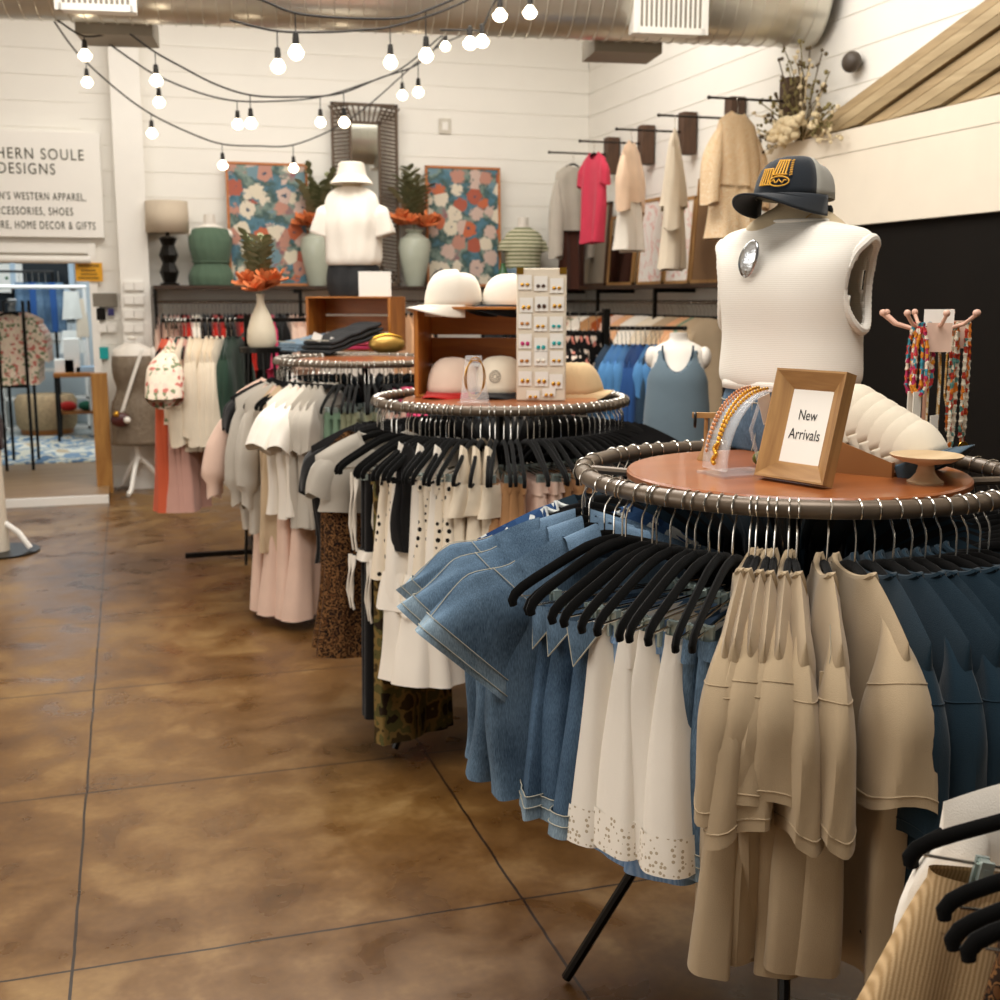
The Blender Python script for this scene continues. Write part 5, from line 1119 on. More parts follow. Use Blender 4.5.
K_o = {
    'tee_dress': g_tee('wall pink shirt', f_pink if False else fab('raspberry', '#C93B52'), L=.85, sl=.22, sang=74, st=.1, W1=.40, T1=.16, fold=.02),
    'grey_sw': g_tee('wall grey sweater', f_grey, L=.55, sl=.68, sang=80, st=.11, W1=.42, T1=.16),
    'peach': g_tee('wall peach blouse', fab('pale peach satin', '#EBCBAE'), L=.52, sl=.5, sang=76, st=.12, T1=.18),
    'cream': g_tee('wall cream sweater', f_cream, L=.55, sl=.62, sang=80, st=.12, T1=.2),
    'tweed': g_tee('wall tweed blouse', m_tweed, L=.55, sl=.62, sang=72, st=.13, T1=.22, W0=.5, W1=.54),
    'wskirt': g_dress('wall white skirt', f_white, L=.88, W0=.34, W1=.48, T1=.2, z0=-.15), 'cskirt': g_dress('wall cream skirt', f_cream, L=.95, W0=.34, W1=.42, T1=.18, z0=-.15), 'tskirt': g_dress('wall tweed skirt', m_tweed, L=.90, W0=.38, W1=.56, T1=.26, z0=-.15), 'brown': g_dress('wall brown skirt', fab('brown suede', '#4A2B20'), L=1.0, W0=.3, W1=.34, T1=.12, z0=-.15)}
outfits = [(0, .40, [('brown', 'brown_skirt', 'brown skirt under the grey sweater, nearest the back corner', 'skirt'), ('grey_sw', 'grey_sweater', 'pale grey long-sleeved sweater hanging nearest the back corner', 'sweater')]), (1, .50, [('tee_dress', 'raspberry_dress', 'raspberry pink shirt dress hanging from the second bracket', 'dress')]), (2, .50, [('wskirt', 'white_skirt', 'white skirt under the peach blouse on the third bracket', 'skirt'), ('peach', 'peach_blouse', 'pale peach blouse hanging on the third bracket', 'blouse')]),
           (3, .50, [('cskirt', 'cream_skirt', 'long cream skirt under the cream sweater on the fourth bracket', 'skirt'), ('cream', 'cream_sweater', 'cream sweater hanging on the fourth bracket', 'sweater')]), (4, .42, [('tskirt', 'tweed_skirt', 'peach tweed skirt under the tweed blouse on the nearest bracket', 'skirt'), ('tweed', 'tweed_blouse', 'peach tweed blouse on a white form, nearest bracket', 'blouse')])]
for bi, out, gs in outfits:
    loc = (XR - .012 - out, rods[bi][0], rods[bi][1] + .0095 - (0 if bi < 0 else 0)); yaw = R([32, 100, 50, 62, 30][bi])
    for j, (k, on, lb, cat) in enumerate(gs):
        o = place(K_o[k], loc, yaw, on, lb, cat); o.scale = [(1, 1, 1), (.72, .8, .82), (.85, .85, .85), (.9, .85, .93), (.85, .85, .82)][bi]
    h_ = hanger(loc, yaw, f'hanger on the {ORD[bi]} wall bracket from the corner, carrying an outfit', small=True); h_.scale = ([.9, .66, .78, .82, .8][bi], 1, .85)
# wall speaker
p = onX(853, 62, XR - .05); t = thing('wall_speaker', 'small dark wall speaker above the dried flowers', 'speaker', (XR - .06, p[1], p[2])); MB().ball((0, 0, 0), .07, 18, 12, (.7, 1, .85)).build('speaker_body', mat('brown plastic', '#4A4036', .5), t); MB().box((.035, 0, 0), (.035, .03, .03)).build('mount', m_black, t)
# dried flower bunch
p = onX(805, 128, XR - .12); t = thing('dried_flower_bunch', 'dried flower and branch bunch on the wall by the fifth bracket', 'dried flowers', (XR - .1, p[1] + .05, p[2] - .05)); rd = random.Random(3)
for k in range(46):
    a = R(rd.uniform(-10, 190)); L_ = rd.uniform(.25, .55); q = MB(); pts = [Vector((-.12 * f * rd.uniform(.6, 1), L_ * f * math.cos(a), L_ * f * math.sin(a) + .02 * math.sin(6 * f + k))) for f in np.linspace(0, 1, 6)]
    q.tube(pts, .004, 4)
    for j in (3, 4, 5):
        for m_ in range(2): q.ball(pts[j] + Vector((rd.uniform(-.02, .02), rd.uniform(-.03, .03), rd.uniform(-.02, .02))), rd.uniform(.008, .016), 6, 4)
    q.build('dried_stem', [mat('dried olive sprig', '#7E7246', .9, var=.2), mat('dried brown twig', '#5A4A30', .9), mat('dried cream bloom', '#DCC9A2', .9)][k % 3], t)
for k in range(9):
    q = MB(); c = Vector((-.10, rd.uniform(-.17, .17), rd.uniform(-.03, .09)))
    for m_ in range(9): q.ball(c + Vector((rd.uniform(-.03, .03), rd.uniform(-.04, .04), rd.uniform(-.03, .03))), rd.uniform(.018, .03), 7, 5)
    q.build('dried_bloom', mat('dried cream bloom', '#DCC9A2', .9), t)
# sloping plank cladding above the fascia
m_pl = [wood(f'weathered plank {i}', *c, 9, .7, 'Y') for i, c in enumerate([('#9C8460', '#B79E77'), ('#A58E6A', '#C2AC86'), ('#8D7856', '#AC956E')])]
pa = onX(786, 150, XR - .06); pb = onX(1000, -8, XR - .06); sl_ = (pb[2] - pa[2]) / (pa[1] - pb[1]); ang_ = math.atan(sl_)
clad = thing('plank_cladding', 'sloping weathered plank cladding above the cream fascia on the right wall', 'cladding', (XR - .09, pa[1], pa[2])); hp = .062 / math.cos(ang_)
for k in range(12):
    # each plank runs parallel to the slope and is cut off level at the fascia
    z0_ = -hp * k; yc = (2.535 - pa[2] - z0_) / sl_; yc2 = (2.535 - pa[2] - z0_ + hp) / sl_; y1 = 5.0
    y_a, y_b = max(0, yc), max(0, yc2)
    if y_b > y1: break
    th = .03 + .012 * ((k * 7) % 3)
    P = [(0, -y_a, z0_ + sl_ * y_a), (0, -y1, z0_ + sl_ * y1), (0, -y1, z0_ - hp + .011 + sl_ * y1), (0, -y_b, z0_ - hp + .011 + sl_ * y_b)]
    MB().add([(.07 - 0, p[1], p[2]) for p in P] + [(.04 - th, p[1], p[2]) for p in P], [(0, 1, 2, 3), (7, 6, 5, 4), (0, 4, 5, 1), (1, 5, 6, 2), (2, 6, 7, 3), (3, 7, 4, 0)]).build('plank', m_pl[k % 3], clad, smooth=False)
# leaning mirrors and art on the right wall shelf
for i, (x0, x1, yt, mm, fm, lb, cat, nm) in enumerate([(577, 612, 205, mat('taupe linen panel', '#8F8270', .7), m_bracket, 'taupe panel leaning behind the raspberry dress', 'panel', 'linen_artwork'), (614, 640, 215, MATS['mirror silver'], m_frame_z, 'wood framed mirror leaning left of the pink paintings', 'mirror', 'leaning_mirror'),
        (645, 671, 198, 'art', m_frame_z, 'white canvas with pink brush figure, left of the pair', 'painting', 'canvas_painting'), (673, 698, 198, 'art2', m_frame_z, 'white canvas with pink brush figure, right of the pair', 'painting', 'canvas_painting'), (700, 740, 175, mat('brown board', '#7A5B3C', .6, var=.1), m_frame_z, 'brown wooden board leaning behind the sweater vest mannequin', 'board', 'leaning_board')]):
    Xp = XR - .14; a = onX(x0, yt, Xp); b_ = onX(x1, yt, Xp); W = a[1] - b_[1]; H = (a[2] + b_[2]) / 2 - SH
    if isinstance(mm, str):
        m2 = mat('pink brush art ' + mm, '#EAE4DC', .7, var=0); N, L, b0 = nodes_of(m2); tcx = N.new('ShaderNodeTexCoord'); nx = N.new('ShaderNodeTexNoise'); nx.inputs['Scale'].default_value = 4; nx.inputs['Distortion'].default_value = 2 + i; L.new(tcx.outputs['Object'], nx.inputs[0]); r_ = ramp(N, L, nx.outputs['Fac'], [(.55, '#EAE4DC'), (.6, '#DD9A90'), (.64, '#EAE4DC')]); L.new(r_.outputs[0], b0.inputs['Base Color']); mm = m2
    t = thing(nm, lb, cat, (Xp - .05, (a[1] + b_[1]) / 2, SH + .002)); t.rotation_euler[1] = R(4)
    MB().span((-.008, -W / 2 + .02, .02), (.008, W / 2 - .02, H - .02)).build('face_panel', mm, t)
    q = MB()
    for s in (-1, 1): q.span((-.015, s * (W / 2 - .012) - .012, 0), (.015, s * (W / 2 - .012) + .012, H)).span((-.015, -W / 2, (H - .024) * (s > 0)), (.015, W / 2, (H - .024) * (s > 0) + .024))
    q.build('frame', fm, t)

# ================================================================ four-way racks
def fourway(name_label, x, y, zarm, arms, foot=.42):
    t = thing('four_way_rack', name_label, 'clothes rack', (x, y, 0))
    MB().span((-.02, -.02, .04), (.02, .02, zarm + .02)).build('post', m_black, t)
    for k in range(2):
        q = MB().box((0, 0, .035), (foot * 2, .035, .03), rz=R(90 * k + 0)); q.build('foot_bar', m_black, t)
    for a, L_, dz in arms:
        q = MB(); c, s = math.cos(R(a)), math.sin(R(a)); q.box((c * L_ / 2, s * L_ / 2, zarm + dz - .012), (L_, .022, .024), rz=R(a)); q.ball((c * L_, s * L_, zarm + dz - .012), .016, 10, 6); q.build('arm', m_black, t)
    return t
AX, AY, AZ = .69, 7.27, 1.462
fourway('black four-way rack in the left background holding cream sweaters', AX, AY, AZ, [(178, .48, 0), (-2, .40, 0), (88, .4, -.1), (-88, .1, -.1)])
K4 = {'coral': g_dress('fw coral dress', f_coral, L=1.02, W0=.40, W1=.44, T1=.14, fold=.02), 'pinkd': g_dress('fw pink dress', f_rose, L=1.02, W0=.36, W1=.48, T1=.14, fold=.02),
      'flor': g_tee('fw floral blouse', f_flor, L=.5, sl=.32, sang=60, st=.16, sw=.2, W0=.5), 'teal': g_tee('fw teal blouse', f_teal, L=.62, sl=.2, W0=.44), 'cream': g_tee('fw cream sweater', f_cream, L=.62, sl=.52, sang=80, st=.10, T1=.14), 'cream2': g_tee('fw cream sweater b', f_cream, L=.66, sl=.48, sang=80, st=.09, T1=.12, seed=5),
      'dress': g_tee('fw green dress', f_dgreen, L=.55), 'teal2': g_tee('fw steel blue skirt', f_slate, L=.9, W0=.4)}
a178 = R(178); ea = (AX + .46 * math.cos(a178), AY + .46 * math.sin(a178)); es = (AX - .05, AY)
rail_series(ea, es, AZ + .0008, [
    (0, .04, 2, ['fw coral dress'], 'long_dress', 'coral long dress at the arm end', 'dress', False), (.08, .12, 2, ['fw floral blouse'], 'floral_blouse', 'floral blouse with a red rose sleeve', 'blouse', False), (.17, .17, 1, ['fw teal blouse'], 'teal_blouse', 'teal blouse below the rose sleeve', 'blouse', False),
    (.15, .26, 3, ['fw pink dress'], 'long_dress', 'dusty pink long dress under the sweaters', 'dress', False), (.25, .72, 7, ['fw cream sweater', 'fw cream sweater b'], 'cream_sweater', 'cream sweater', 'sweater', False), (.82, .96, 3, ['fw green dress'], 'dark_green_shirt', 'dark green shirt by the post', 'shirt', False)], 'left four-way rack', seed=31, yaw=78)
# second four-way rack, right of the earring board
B0 = onZ(605, 311, 1.49); bY = 6.7; B0 = onY(606, 312, bY); BX, BY, BZ = B0[0], bY, B0[2]
fourway('black four-way rack in the right background holding blue blouses', BX, BY, BZ, [(180 - 17, .34, 0), (-17, .48, -.085), (73, .4, 0)])
K5 = [g_tee('fw2 blue', f_blue, L=.62, sl=.4, seed=2), g_tee('fw2 sky', f_sky, L=.5, sl=.2, seed=3), g_tee('fw2 slate', fab('dark slate', '#33475A'), L=.55, sl=.35, seed=4)]
cB, sB = math.cos(R(-17)), math.sin(R(-17)); P_ = lambda d: (BX + d * cB, BY + d * sB)
rail_series(P_(.03), P_(.46), BZ - .085, [(0, .0, 1, K5[2:], 'slate_blouse', 'dark slate blouse next to the post', 'blouse', False), (.1, .28, 4, K5[1:2], 'sky_blouse', 'sky blue blouse', 'blouse', False), (.36, .5, 3, K5[:1], 'blue_blouse', 'cobalt blue blouse', 'blouse', False), (.58, .7, 3, K5[1:], 'blue_top', 'mixed blue blouse', 'blouse', False)], 'right four-way rack', seed=33, yaw=62)
K6 = [g_tee('fw2 black floral', pattern('black floral print', 'cells', ['#141110', '#141110', '#D98A7A', '#141110', '#E6D2C0', '#141110'], 30), L=.5, sl=.25)]
rail_series(P_(-.32), P_(-.05), BZ, [(0, 1, 6, K6, 'floral_blouse', 'black blouse with pink flowers', 'blouse', False)], 'right four-way rack', seed=34, yaw=62)
# white tank form
tp_ = onY(676, 440, 6.1); tk = thing('mannequin', 'white half-body form wearing a slate tank before the blue blouses', 'mannequin', (tp_[0], 6.1, .76), R(-28)); 
torso(tk, m_skin, z1=.64); tk.scale = (.95, .95, .98); MB().tube([(0, 0, -.74), (0, 0, .01)], .016, 10).build('stand_pole', m_black, tk); MB().lathe([(.001, -.77), (.15, -.77), (.15, -.755), (.02, -.74)], 28).build('stand_base', m_black, tk)
tt = thing('tank_top_garment', 'slate blue scoop-neck tank on the white form', 'tank top', (tp_[0], 6.1, .76), R(-28)); tt.name = 'tank_shirt'
def tank_fn():
    rg_ = interp_rings([(-.12, .2, .15, 0), (.0, .185, .14, 0), (.15, .185, .14, 0), (.3, .172, .13, -.008), (.38, .168, .125, -.01), (.45, .155, .11, -.008), (.53, .13, .085, 0)], 7, n=72); vs = [p for r in rg_ for p in r]; fs = []
    for j in range(len(rg_) - 1):
        for i in range(72):
            q = (j * 72 + i, j * 72 + (i + 1) % 72, (j + 1) * 72 + (i + 1) % 72, (j + 1) * 72 + i); c = np.mean([vs[k] for k in q], 0)
            neck = (c[0] / .085) ** 2 + ((c[2] - .56) / (.15 if c[1] < 0 else .06)) ** 2 < 1; armh = abs(c[0]) > .11 and ((c[1]) / .075) ** 2 + ((c[2] - .50) / .15) ** 2 < 1
            if not neck and not armh and not (c[2] > .44 and abs(c[0]) > .13): fs.append(q)
    return MB().add(vs, fs)
tank_fn().build('tank_body', f_slate, tt, solid=.005)
MB().tube([(.085 * math.cos(a), -(.115 - .0 * a) + .03 * math.cos(a) ** 2, .56 + .15 * math.sin(a)) for a in np.linspace(-PI, 0, 24)], .006, 8).build('neck_binding', fab('deep slate', '#2F4656'), tt)

# ================================================================ left background: dress form, post, wall cards
fb = onZ(140, 492, 0)
df = thing('dress_form', 'white dress form on a tripod stand left of the coral dress', 'dress form', (fb[0], fb[1], 0), R(-10))
dz = .62
rgd = interp_rings([(k[0] + dz, k[1], k[2], k[3]) for k in TORSO if k[0] <= .62]); MB().loft(rgd, True, True, True).build('torso', m_skin, df)
MB().ball((.165, 0, dz + .5), .055, 14, 9, (.8, .95, 1.3)).build('shoulder_cap', m_skin, df); MB().ball((0, 0, dz + .64), .04, 14, 8, (1, 1, .4)).build('neck_cap', m_skin, df)
MB().lathe([(.02, .25), (.035, .28), (.02, .32), (.028, .4), (.02, .45), (.03, .5), (.018, .53), (.018, .64)], 20).build('turned_pole', m_white, df)
for k in range(3):
    a = R(-100 + 120 * k); MB().tube([(0, 0, .3), (.10 * math.cos(a), .10 * math.sin(a), .2), (.2 * math.cos(a), .2 * math.sin(a), .05), (.27 * math.cos(a), .27 * math.sin(a), .018)], .018, 8).build('leg', m_white, df)
sd = thing('sequin_dress', 'grey and gold sequinned short dress on the white dress form', 'dress', (fb[0], fb[1], 0), R(-10)); clothing(sd, [(dz - .22, .20, .15, 0), (dz, .19, .14, 0), (dz + .1, .185, .13, 0), (dz + .22, .14, .105, 0), (dz + .34, .16, .12, -.008), (dz + .43, .165, .12, -.012), (dz + .50, .16, .09, -.005)], f_sequin, 'dress_body', folds=.002)
sh = thing('sash', 'white lettered sash worn diagonally on the dress form', 'sash', (fb[0], fb[1], 0), R(-10)); MB().sheet(lambda u, v: (.10 - .19 * v + .03 * (u - .5) * 2 * .6, -.13 + .02 * math.sin(PI * v) * 0 - .02 * math.sin(PI * v), dz + .56 - .52 * v + .02 * (u - .5)), 4, 16).build('sash_band', m_paper, sh, solid=.004)
hbg = thing('handbag', 'small dark red and gold handbag hanging on the dress form', 'handbag', (fb[0] - .12, fb[1] - .19, dz + .0)); MB().ball((0, 0, 0), .06, 16, 10, (1.3, .6, 1)).build('bag_body', mat('dark red leather', '#4A1A16', .4), hbg); MB().ball((-.03, -.03, .05), .025, 10, 6).build('clasp', m_gold, hbg); MB().ball((.05, -.035, 0), .028, 10, 6).build('charm', m_paper, hbg)
wp = onY(114, 497, YB - .22); struct('trim_7', MB().span((wp[0] - .125, YB - .3, 0), (wp[0] - .0, YB - .19, .98)), m_post)
rd = random.Random(6)
def wall_item(px, py, w_, h_, m, name, label, cat, Y=YB - .03): p = onY(px, py, Y); o = MB().box((0, 0, 0), (w_, .025, h_)).build(name, m, None, loc=(p[0], Y, p[2]), bevel=.002); return tag(o, label, cat)
wall_item(105, 300, .19, .11, mat('grey felt', '#7E776B', .9), 'felt_sign', 'grey felt plaque right of the doorway', 'plaque')
wall_item(101, 314, .07, .10, m_black, 'black_pouch', 'small black pouch below the grey plaque', 'pouch'); wall_item(111, 312, .05, .06, mat('indigo', '#332F66', .7), 'indigo_pouch', 'small indigo pouch right of the black pouch', 'pouch'); wall_item(104, 353, .07, .10, mat('turquoise stone', '#1FA3A3', .3), 'turquoise_pendant', 'turquoise pendant on the wall below the pouches', 'pendant')
for i, (px, py) in enumerate([(102, 328), (112, 328)]): wall_item(px, py, .07, .07, m_white, 'jewellery_card', f'{["left", "right"][i]} white card of the pair beside the doorway', 'card')
for r in range(5):
    for c in range(2):
        wall_item(129 + 10 * c, 286 + 14 * r, .075, .07, m_white, 'jewellery_card', f'white jewellery card on the white column, row {["one", "two", "three", "four", "five"][r]}, {["left", "right"][c]} side', 'card', Y=YB - .175)
# nearer vase of orange flowers and leaves (stands on the third rack's far side)
np_ = onY(262, 345, 6.5); npz = onY(262, 345, 6.5)[2]
ot = thing('plinth', 'slim black display stool behind the third rack, under the bottle vase', 'stool', (np_[0], 6.95, 0)); onp = onY(262, 347, 6.95)
MB().lathe([(.001, onp[2] - .03), (.13, onp[2] - .03), (.13, onp[2]), (.001, onp[2])], 24).build('seat', m_black, ot)
for k in range(3): a = R(30 + 120 * k); MB().tube([(.08 * math.cos(a), .08 * math.sin(a), onp[2] - .02), (.15 * math.cos(a), .15 * math.sin(a), .01)], .01, 6).build('leg', m_black, ot)
ot.location.x = onp[0]; ot.name = 'display_stool'
nvs = .80
nv = thing('flower_vase', 'cream bottle vase of orange flowers in front of the green romper', 'vase', (onp[0], 6.95, onp[2] + .001))
MB().lathe([(.001, 0), (.09, 0), (.105, .03), (.10, .12), (.07, .22), (.03, .30), (.025, .36), (.032, .375), (.001, .37)], 32).build('vase_body', mat('ribbed cream ceramic', '#DCCFB6', .5, var=.05), nv)
flowers(nv, .42, 55, nf=6, rf=.09, nl=12, hl=.42); nv.scale = (.8, .8, .8)
# hats on the left four-way rack's near arm
hp_ = onY(262, 338, 6.95)
# ================================================================ back room through the doorway
zf = .056
def R_(px, py, Y): return onY(px, py, Y)
rug = thing('area_rug', 'blue and cream patterned rug on the back room floor', 'rug', (-.72, 12.8, zf)); m_rug = pattern('blue cream rug', 'noise', ['#5B7288', '#C9C2AE', '#7E93A5', '#D9D2C0', '#BFA98A'], 3.2, .95, (1, .5, 1))
MB().box((0, 0, .006), (1.5, 2.3, .012)).build('rug_pile', m_rug, rug); q = MB()
for s in (-1, 1): q.box((s * .66, 0, .014), (.05, 2.28, .004)).box((s * .55, 0, .014), (.03, 2.28, .004))
q.build('border_stripe', mat('slate rug stripe', '#4C6276', .95), rug)
pf_ = R_(47, 420, 14.4); t = thing('pouf', 'round tan fur pouf with wooden base in the back room', 'pouf', (pf_[0], 14.4, zf)); MB().lathe([(.001, 0), (.28, 0), (.29, .06), (.001, .06)], 30).build('wood_base', m_crate, t); MB().lathe([(.30, .06), (.33, .12), (.34, .38), (.30, .44), (.001, .45)], 36, caps=False).build('fur_cushion', mat('tan fur', '#B39670', .95, var=.2, vscale=25, bump=1, bscale=60), t)
t = thing('bench', 'small wooden bench with red and green cushions in the back room', 'bench', (R_(78, 412, 14.0)[0], 14.0, zf)); MB().box((0, 0, .27), (.42, .3, .03)).build('seat', m_crate, t)
for sx in (-1, 1): MB().tube([(sx * .17, 0, .26), (sx * .19, 0, 0)], .014, 6).build('leg', m_black, t)
for s, m, lb in ((-1, f_red, 'red'), (1, mat('emerald fabric', '#1F5C42', .9), 'green')): o = MB().ball((0, 0, 0), .1, 14, 8, (.95, 1, .55)).build('cushion', m, None, loc=(t.location.x + s * .1, 14.0, zf + .335)); tag(o, f'{lb} cushion on the small back room bench', 'cushion')
t = thing('desk', 'wooden top desk holding white boxes in the back room', 'desk', (R_(80, 372, 13.6)[0] + .05, 13.6, zf)); dh = R_(80, 372, 13.6)[2] - zf; MB().box((0, 0, dh - .02), (.62, .5, .04)).build('desktop', m_crate, t)
for sx in (-1, 1):
    for sy in (-1, 1): MB().span((sx * .29 - .015, sy * .22 - .015, 0), (sx * .29 + .015, sy * .22 + .015, dh - .04)).build('leg', m_black, t)
def boxy(px, py, w_, h_, m, nm, lb, cat, Y, d=.2):
    p = R_(px, py, Y); o = MB().span((-w_ / 2, -d / 2, 0), (w_ / 2, d / 2, h_)).build(nm, m, None, loc=(p[0], Y, p[2]), bevel=.004); return tag(o, lb, cat)
dzz = zf + dh
for px, w_, h_, nm, lb, m, cat in ((65, .2, .14, 'gift_box', 'white angled gift box on the desk', m_paper, 'box'), (73, .16, .36, 'paper_bag', 'tall white paper bag on the desk', m_paper, 'bag'), (86, .2, .06, 'tissue_box', 'low blue and white box at the desk end', mat('pale blue card', '#9DB6C9', .8), 'box')):
    o = boxy(px, 371, w_, h_, m, nm, lb, cat, 13.6, .18); o.location.z = dzz + .001
cbn = thing('shelving_unit', 'white shelving unit of stacked papers in the back room', 'shelving', (R_(47, 400, 14.9)[0], 14.9, zf)); 
for z in (0, .35, .68, 1.0): MB().box((0, 0, z + .015), (.95, .35, .03)).build('shelf', m_white, cbn)
for sx in (-1, 1): MB().box((sx * .46, 0, .5), (.03, .35, 1.0)).build('side_panel', m_white, cbn)
cw_ = R_(47, 366, 14.9)
st_ = thing('letter_tray_stack', 'tall white stack of papers and trays on the back shelving', 'tray stack', (cw_[0], 14.85, zf + 1.032))
for k in range(7): MB().box((.004 * (k % 3), 0, .045 + .09 * k), (.36, .28, .082)).build('tray', [m_white, m_paper][k % 2], st_, bevel=.004)
for i, (px, py, w_, h_, c, lb) in enumerate([(72, 305, .22, .30, '#DAD9D0', 'upper white hanging garment in the back room'), (72, 342, .26, .25, '#E4E4DC', 'lower white hanging garment in the back room'), (82, 318, .14, .42, '#D9C9B2', 'pale tan hanging garment beside the white ones')]):
    p = R_(px, py, 13.9); t = thing('hanging_garment', lb, 'garment', (p[0], 13.9, p[2])); MB().loft(skirt_rings(w_ * .7, w_, h_, .03, .06, i, h_ / 2, .008, nu=36, nv=8)).build('cloth_panel', fab('back garment ' + str(i), c), t); MB().tube([(0, 0, h_ / 2), (0, 0, h_ / 2 + .06)], .003, 5).build('hook', m_chrome, t)
cr = thing('garment_rail', 'white overhead garment rail in the back room', 'rail', (0, 13.9, 0)); zr_ = R_(70, 287, 13.9)[2]; MB().tube([(-2.2, 0, zr_), (-.4, 0, zr_)], .02, 8).build('rail', m_white, cr)
for x in (-2.2, -.42): MB().tube([(x, 0, zf), (x, 0, zr_)], .018, 8).build('upright', m_white, cr)
for i in range(7):
    x = R_(22 + 6.5 * i, 320, 14.3)[0]; o = thing('hanging_jeans', f'{ORD[i]} pair of dark blue jeans from left, back room rail', 'jeans', (x, 14.3, 1.75)); MB().loft(skirt_rings(.1, .12, .55, .14, .16, i, 0, .006, nu=32, nv=8)).build('leg_panel', [f_denim, f_denim2, f_blue][i % 3], o); MB().tube([(0, 0, 0), (0, 0, .12)], .003, 5).build('hook', m_chrome, o)
cr2 = thing('garment_rail', 'black garment rail behind the white rail in the back room', 'rail', (0, 14.3, 0)); MB().tube([(-2.2, 0, 1.87), (-.75, 0, 1.87)], .015, 8).build('rail', m_black, cr2)
for x in (-2.2, -.76): MB().tube([(x, 0, zf), (x, 0, 1.87)], .015, 8).build('upright', m_black, cr2)
wn = thing('framed_window', 'white framed dark window on the back room wall', 'window', (R_(42, 270, 15.5)[0], 15.52, R_(42, 283, 15.5)[2])); MB().box((0, 0, .13), (.62, .02, .42)).build('pane', mat('dark window glass', '#20262B', .1), wn)
q = MB()
for s in (-1, 1): q.box((s * .33, -.01, .13), (.06, .05, .52)).box((0, -.01, .13 + s * .23), (.72, .05, .06))
q.build('window_frame', mat('pale blue frame', '#B9CAD6', .6), wn)
t = thing('picture', 'white poster with small green mark at back room left', 'poster', (R_(6, 278, 15.4)[0], 15.5, R_(6, 278, 15.4)[2])); MB().box((0, 0, 0), (.36, .02, .34)).build('poster_sheet', m_paper, t); MB().ball((0, -.012, 0), .02, 8, 5, (1, .2, 1)).build('green_mark', mat('green glaze', '#3E6B43', .3), t)
lr = thing('garment_rack', 'dark metal garment rack with floral blouses at the doorway left', 'clothes rack', (-.98, 11.6, zf))
for x, y in ((-.1, -.35), (-.1, .35), (.12, -.35), (.12, .35)): MB().tube([(x, y, 0), (x, y, 1.5)], .014, 8).build('upright', m_black, lr)
MB().tube([(0, -.4, 1.5), (0, .4, 1.5)], .012, 8).build('rail', m_black, lr); MB().box((0, 0, .75), (.22, .7, .02)).build('shelf', m_black, lr)
rail_series((-.98, 11.3), (-.98, 11.95), zf + 1.513, [(0, 1, 6, [S_flor[0], S_bl[0]], 'floral_blouse', 'pale floral blouse', 'blouse', False)], 'doorway garment rack', seed=41)
for i in range(4):
    o = thing('folded_blouse', f'{ORD[i]} pale folded blouse from the front on the doorway rack shelf', 'blouse', (-.98, 11.32 + .18 * i, zf + .762)); MB().ball((0, 0, .07), .08, 12, 8, (1.1, .9, .85)).build('folded_cloth', [f_flor, f_peach, f_white, f_bl if False else f_blush][i], o)
# left edge: mannequin stand with dark dress
ml = onZ(3, 552, 0); ms = thing('mannequin', 'cream mannequin stand with dark red dress at the left edge', 'mannequin', (ml[0] - .02, ml[1], 0))
MB().lathe([(.001, 0), (.24, 0), (.24, .012), (.001, .012)], 32).build('metal_base', m_black, ms); MB().lathe([(.062, .01), (.06, .1), (.052, .5), (.05, .92)], 24).build('pole', mat('cream lacquer', '#DDD2BE', .5), ms)
for k in range(3): a = R(-20 + 120 * k); MB().tube([(.03 * math.cos(a), .03 * math.sin(a), .2), (.13 * math.cos(a), .13 * math.sin(a), .13), (.2 * math.cos(a), .2 * math.sin(a), .03)], .018, 8).build('leg', m_white, ms)
MB().loft(interp_rings([(k[0] + .95, k[1], k[2], k[3]) for k in TORSO])).build('torso', m_skin, ms, loc=(-.13, 0, 0))
dd = thing('dark_dress', 'dark burgundy dress on the left edge mannequin', 'dress', (ml[0] - .15, ml[1], 0)); clothing(dd, [(.66, .2, .17, 0), (.9, .18, .14, 0), (1.05, .18, .13, 0), (1.17, .14, .105, 0), (1.3, .16, .12, 0), (1.45, .165, .10, 0)], fab('dark burgundy', '#2A1214'), 'dress_body', folds=.006, kf=9)

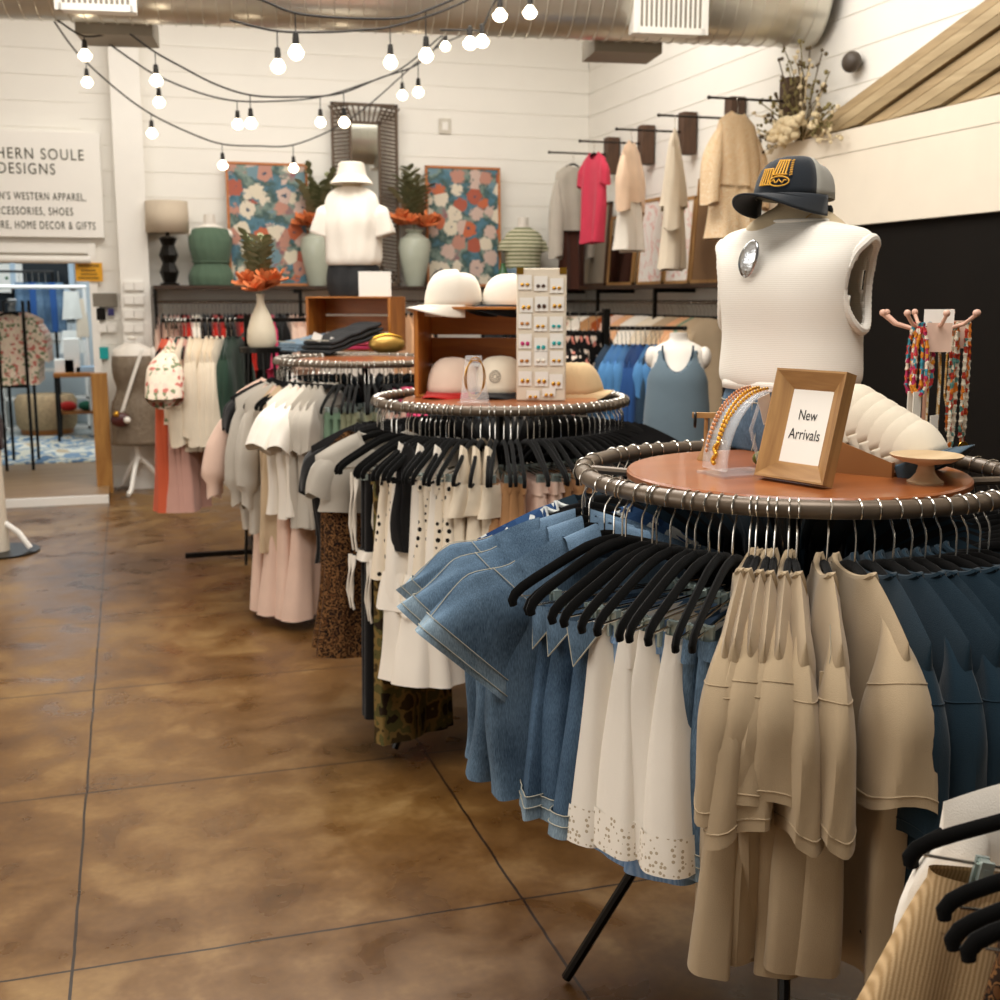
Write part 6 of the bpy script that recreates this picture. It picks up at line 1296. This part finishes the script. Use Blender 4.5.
# ================================================================ foreground rack, bottom right
fdir = Vector((-.30, -.95, 0)).normalized(); fr_r = Vector((.95, -.30, 0)); fyaw = math.atan2(fr_r.y, fr_r.x)
ftip = Vector(C0 + _ray(948, 862) * (1.42 / (_ray(948, 862) @ FW))); FRZ = ftip.z + .185; fc0 = ftip + fr_r * .205; FRX, FRY = fc0.x, fc0.y
fr = thing('garment_rail', 'straight foreground garment rail at the lower right edge, mostly outside the frame', 'clothes rack', (FRX, FRY, 0))
f0, f1 = -fdir * .09, fdir * .62
MB().tube([(f0.x, f0.y, FRZ - .015), (f1.x, f1.y, FRZ - .015)], .014, 10).build('rail', m_ring, fr)
for p in (f0, f1): MB().tube([(p.x, p.y, 0), (p.x, p.y, FRZ - .015)], .014, 10).build('upright', m_ring, fr)
g_skirt('tan ribbed skirt', f_rib, L=.6, W0=.37, W1=.66, T0=.05, T1=.14, fold=.01, kx=(60, 110), waisth=.06); g_skirt('fg leopard skirt', f_leo, L=.5, W0=.28, W1=.36, T0=.05, T1=.10)
g_tee('fg cream jacket', f_white, L=.5, sl=.3, st=.08, W0=.36, W1=.40, drop=.03)
fg = [(-.075, -.005, .0, 'fg cream jacket', 'cream_jacket', 'cream jacket behind the ribbed skirt on the foreground rail', 'jacket', False), (0, 0, 10, 'tan ribbed skirt', 'ribbed_skirt', 'tan crinkled ribbed skirt on the foreground rail, lower right corner', 'skirt', True)]
for i, (d, sh_) in enumerate([(.11, -.005), (.15, -.02), (.20, -.01), (.245, .01), (.29, .02), (.34, .03)]): fg.append((d, sh_, [8, 5, 9, 4, 7, 6][i], 'fg leopard skirt', 'leopard_skirt', f'{ORD[i]} leopard print skirt from the back on the foreground rail', 'skirt', True))
for d, sh_, roll, key, on, lb, cat, cl in fg:
    loc = (FRX + fdir.x * d + fr_r.x * sh_, FRY + fdir.y * d + fr_r.y * sh_, FRZ + .0005)
    hanger(loc, fyaw, 'black velvet hanger of the ' + ' '.join(lb.split()[:10]), None, cl, (0, R(roll)))
    place(key, loc, fyaw, on, lb, cat, tilt=(0, R(roll)))

# paper swing tag of the spread-out taupe tee
ta_ = math.atan2(-FY, -FX) - R(-5.4); tg = thing('price_tag', 'small beige swing tag hanging at the neckline of the spread-out taupe tee', 'tag', (FX + .672 * math.cos(ta_), FY + .672 * math.sin(ta_), 1.0), ta_ + PI / 2 - R(10))
MB().box((0, 0, -.03), (.024, .0015, .062)).build('tag_card', mat('kraft beige card', '#C3AE8E', .85, var=.02), tg, bevel=.0004); MB().tube([(0, 0, 0), (.004, 0, .03), (0, .01, .075)], .0007, 4).build('tag_string', m_stitch, tg)
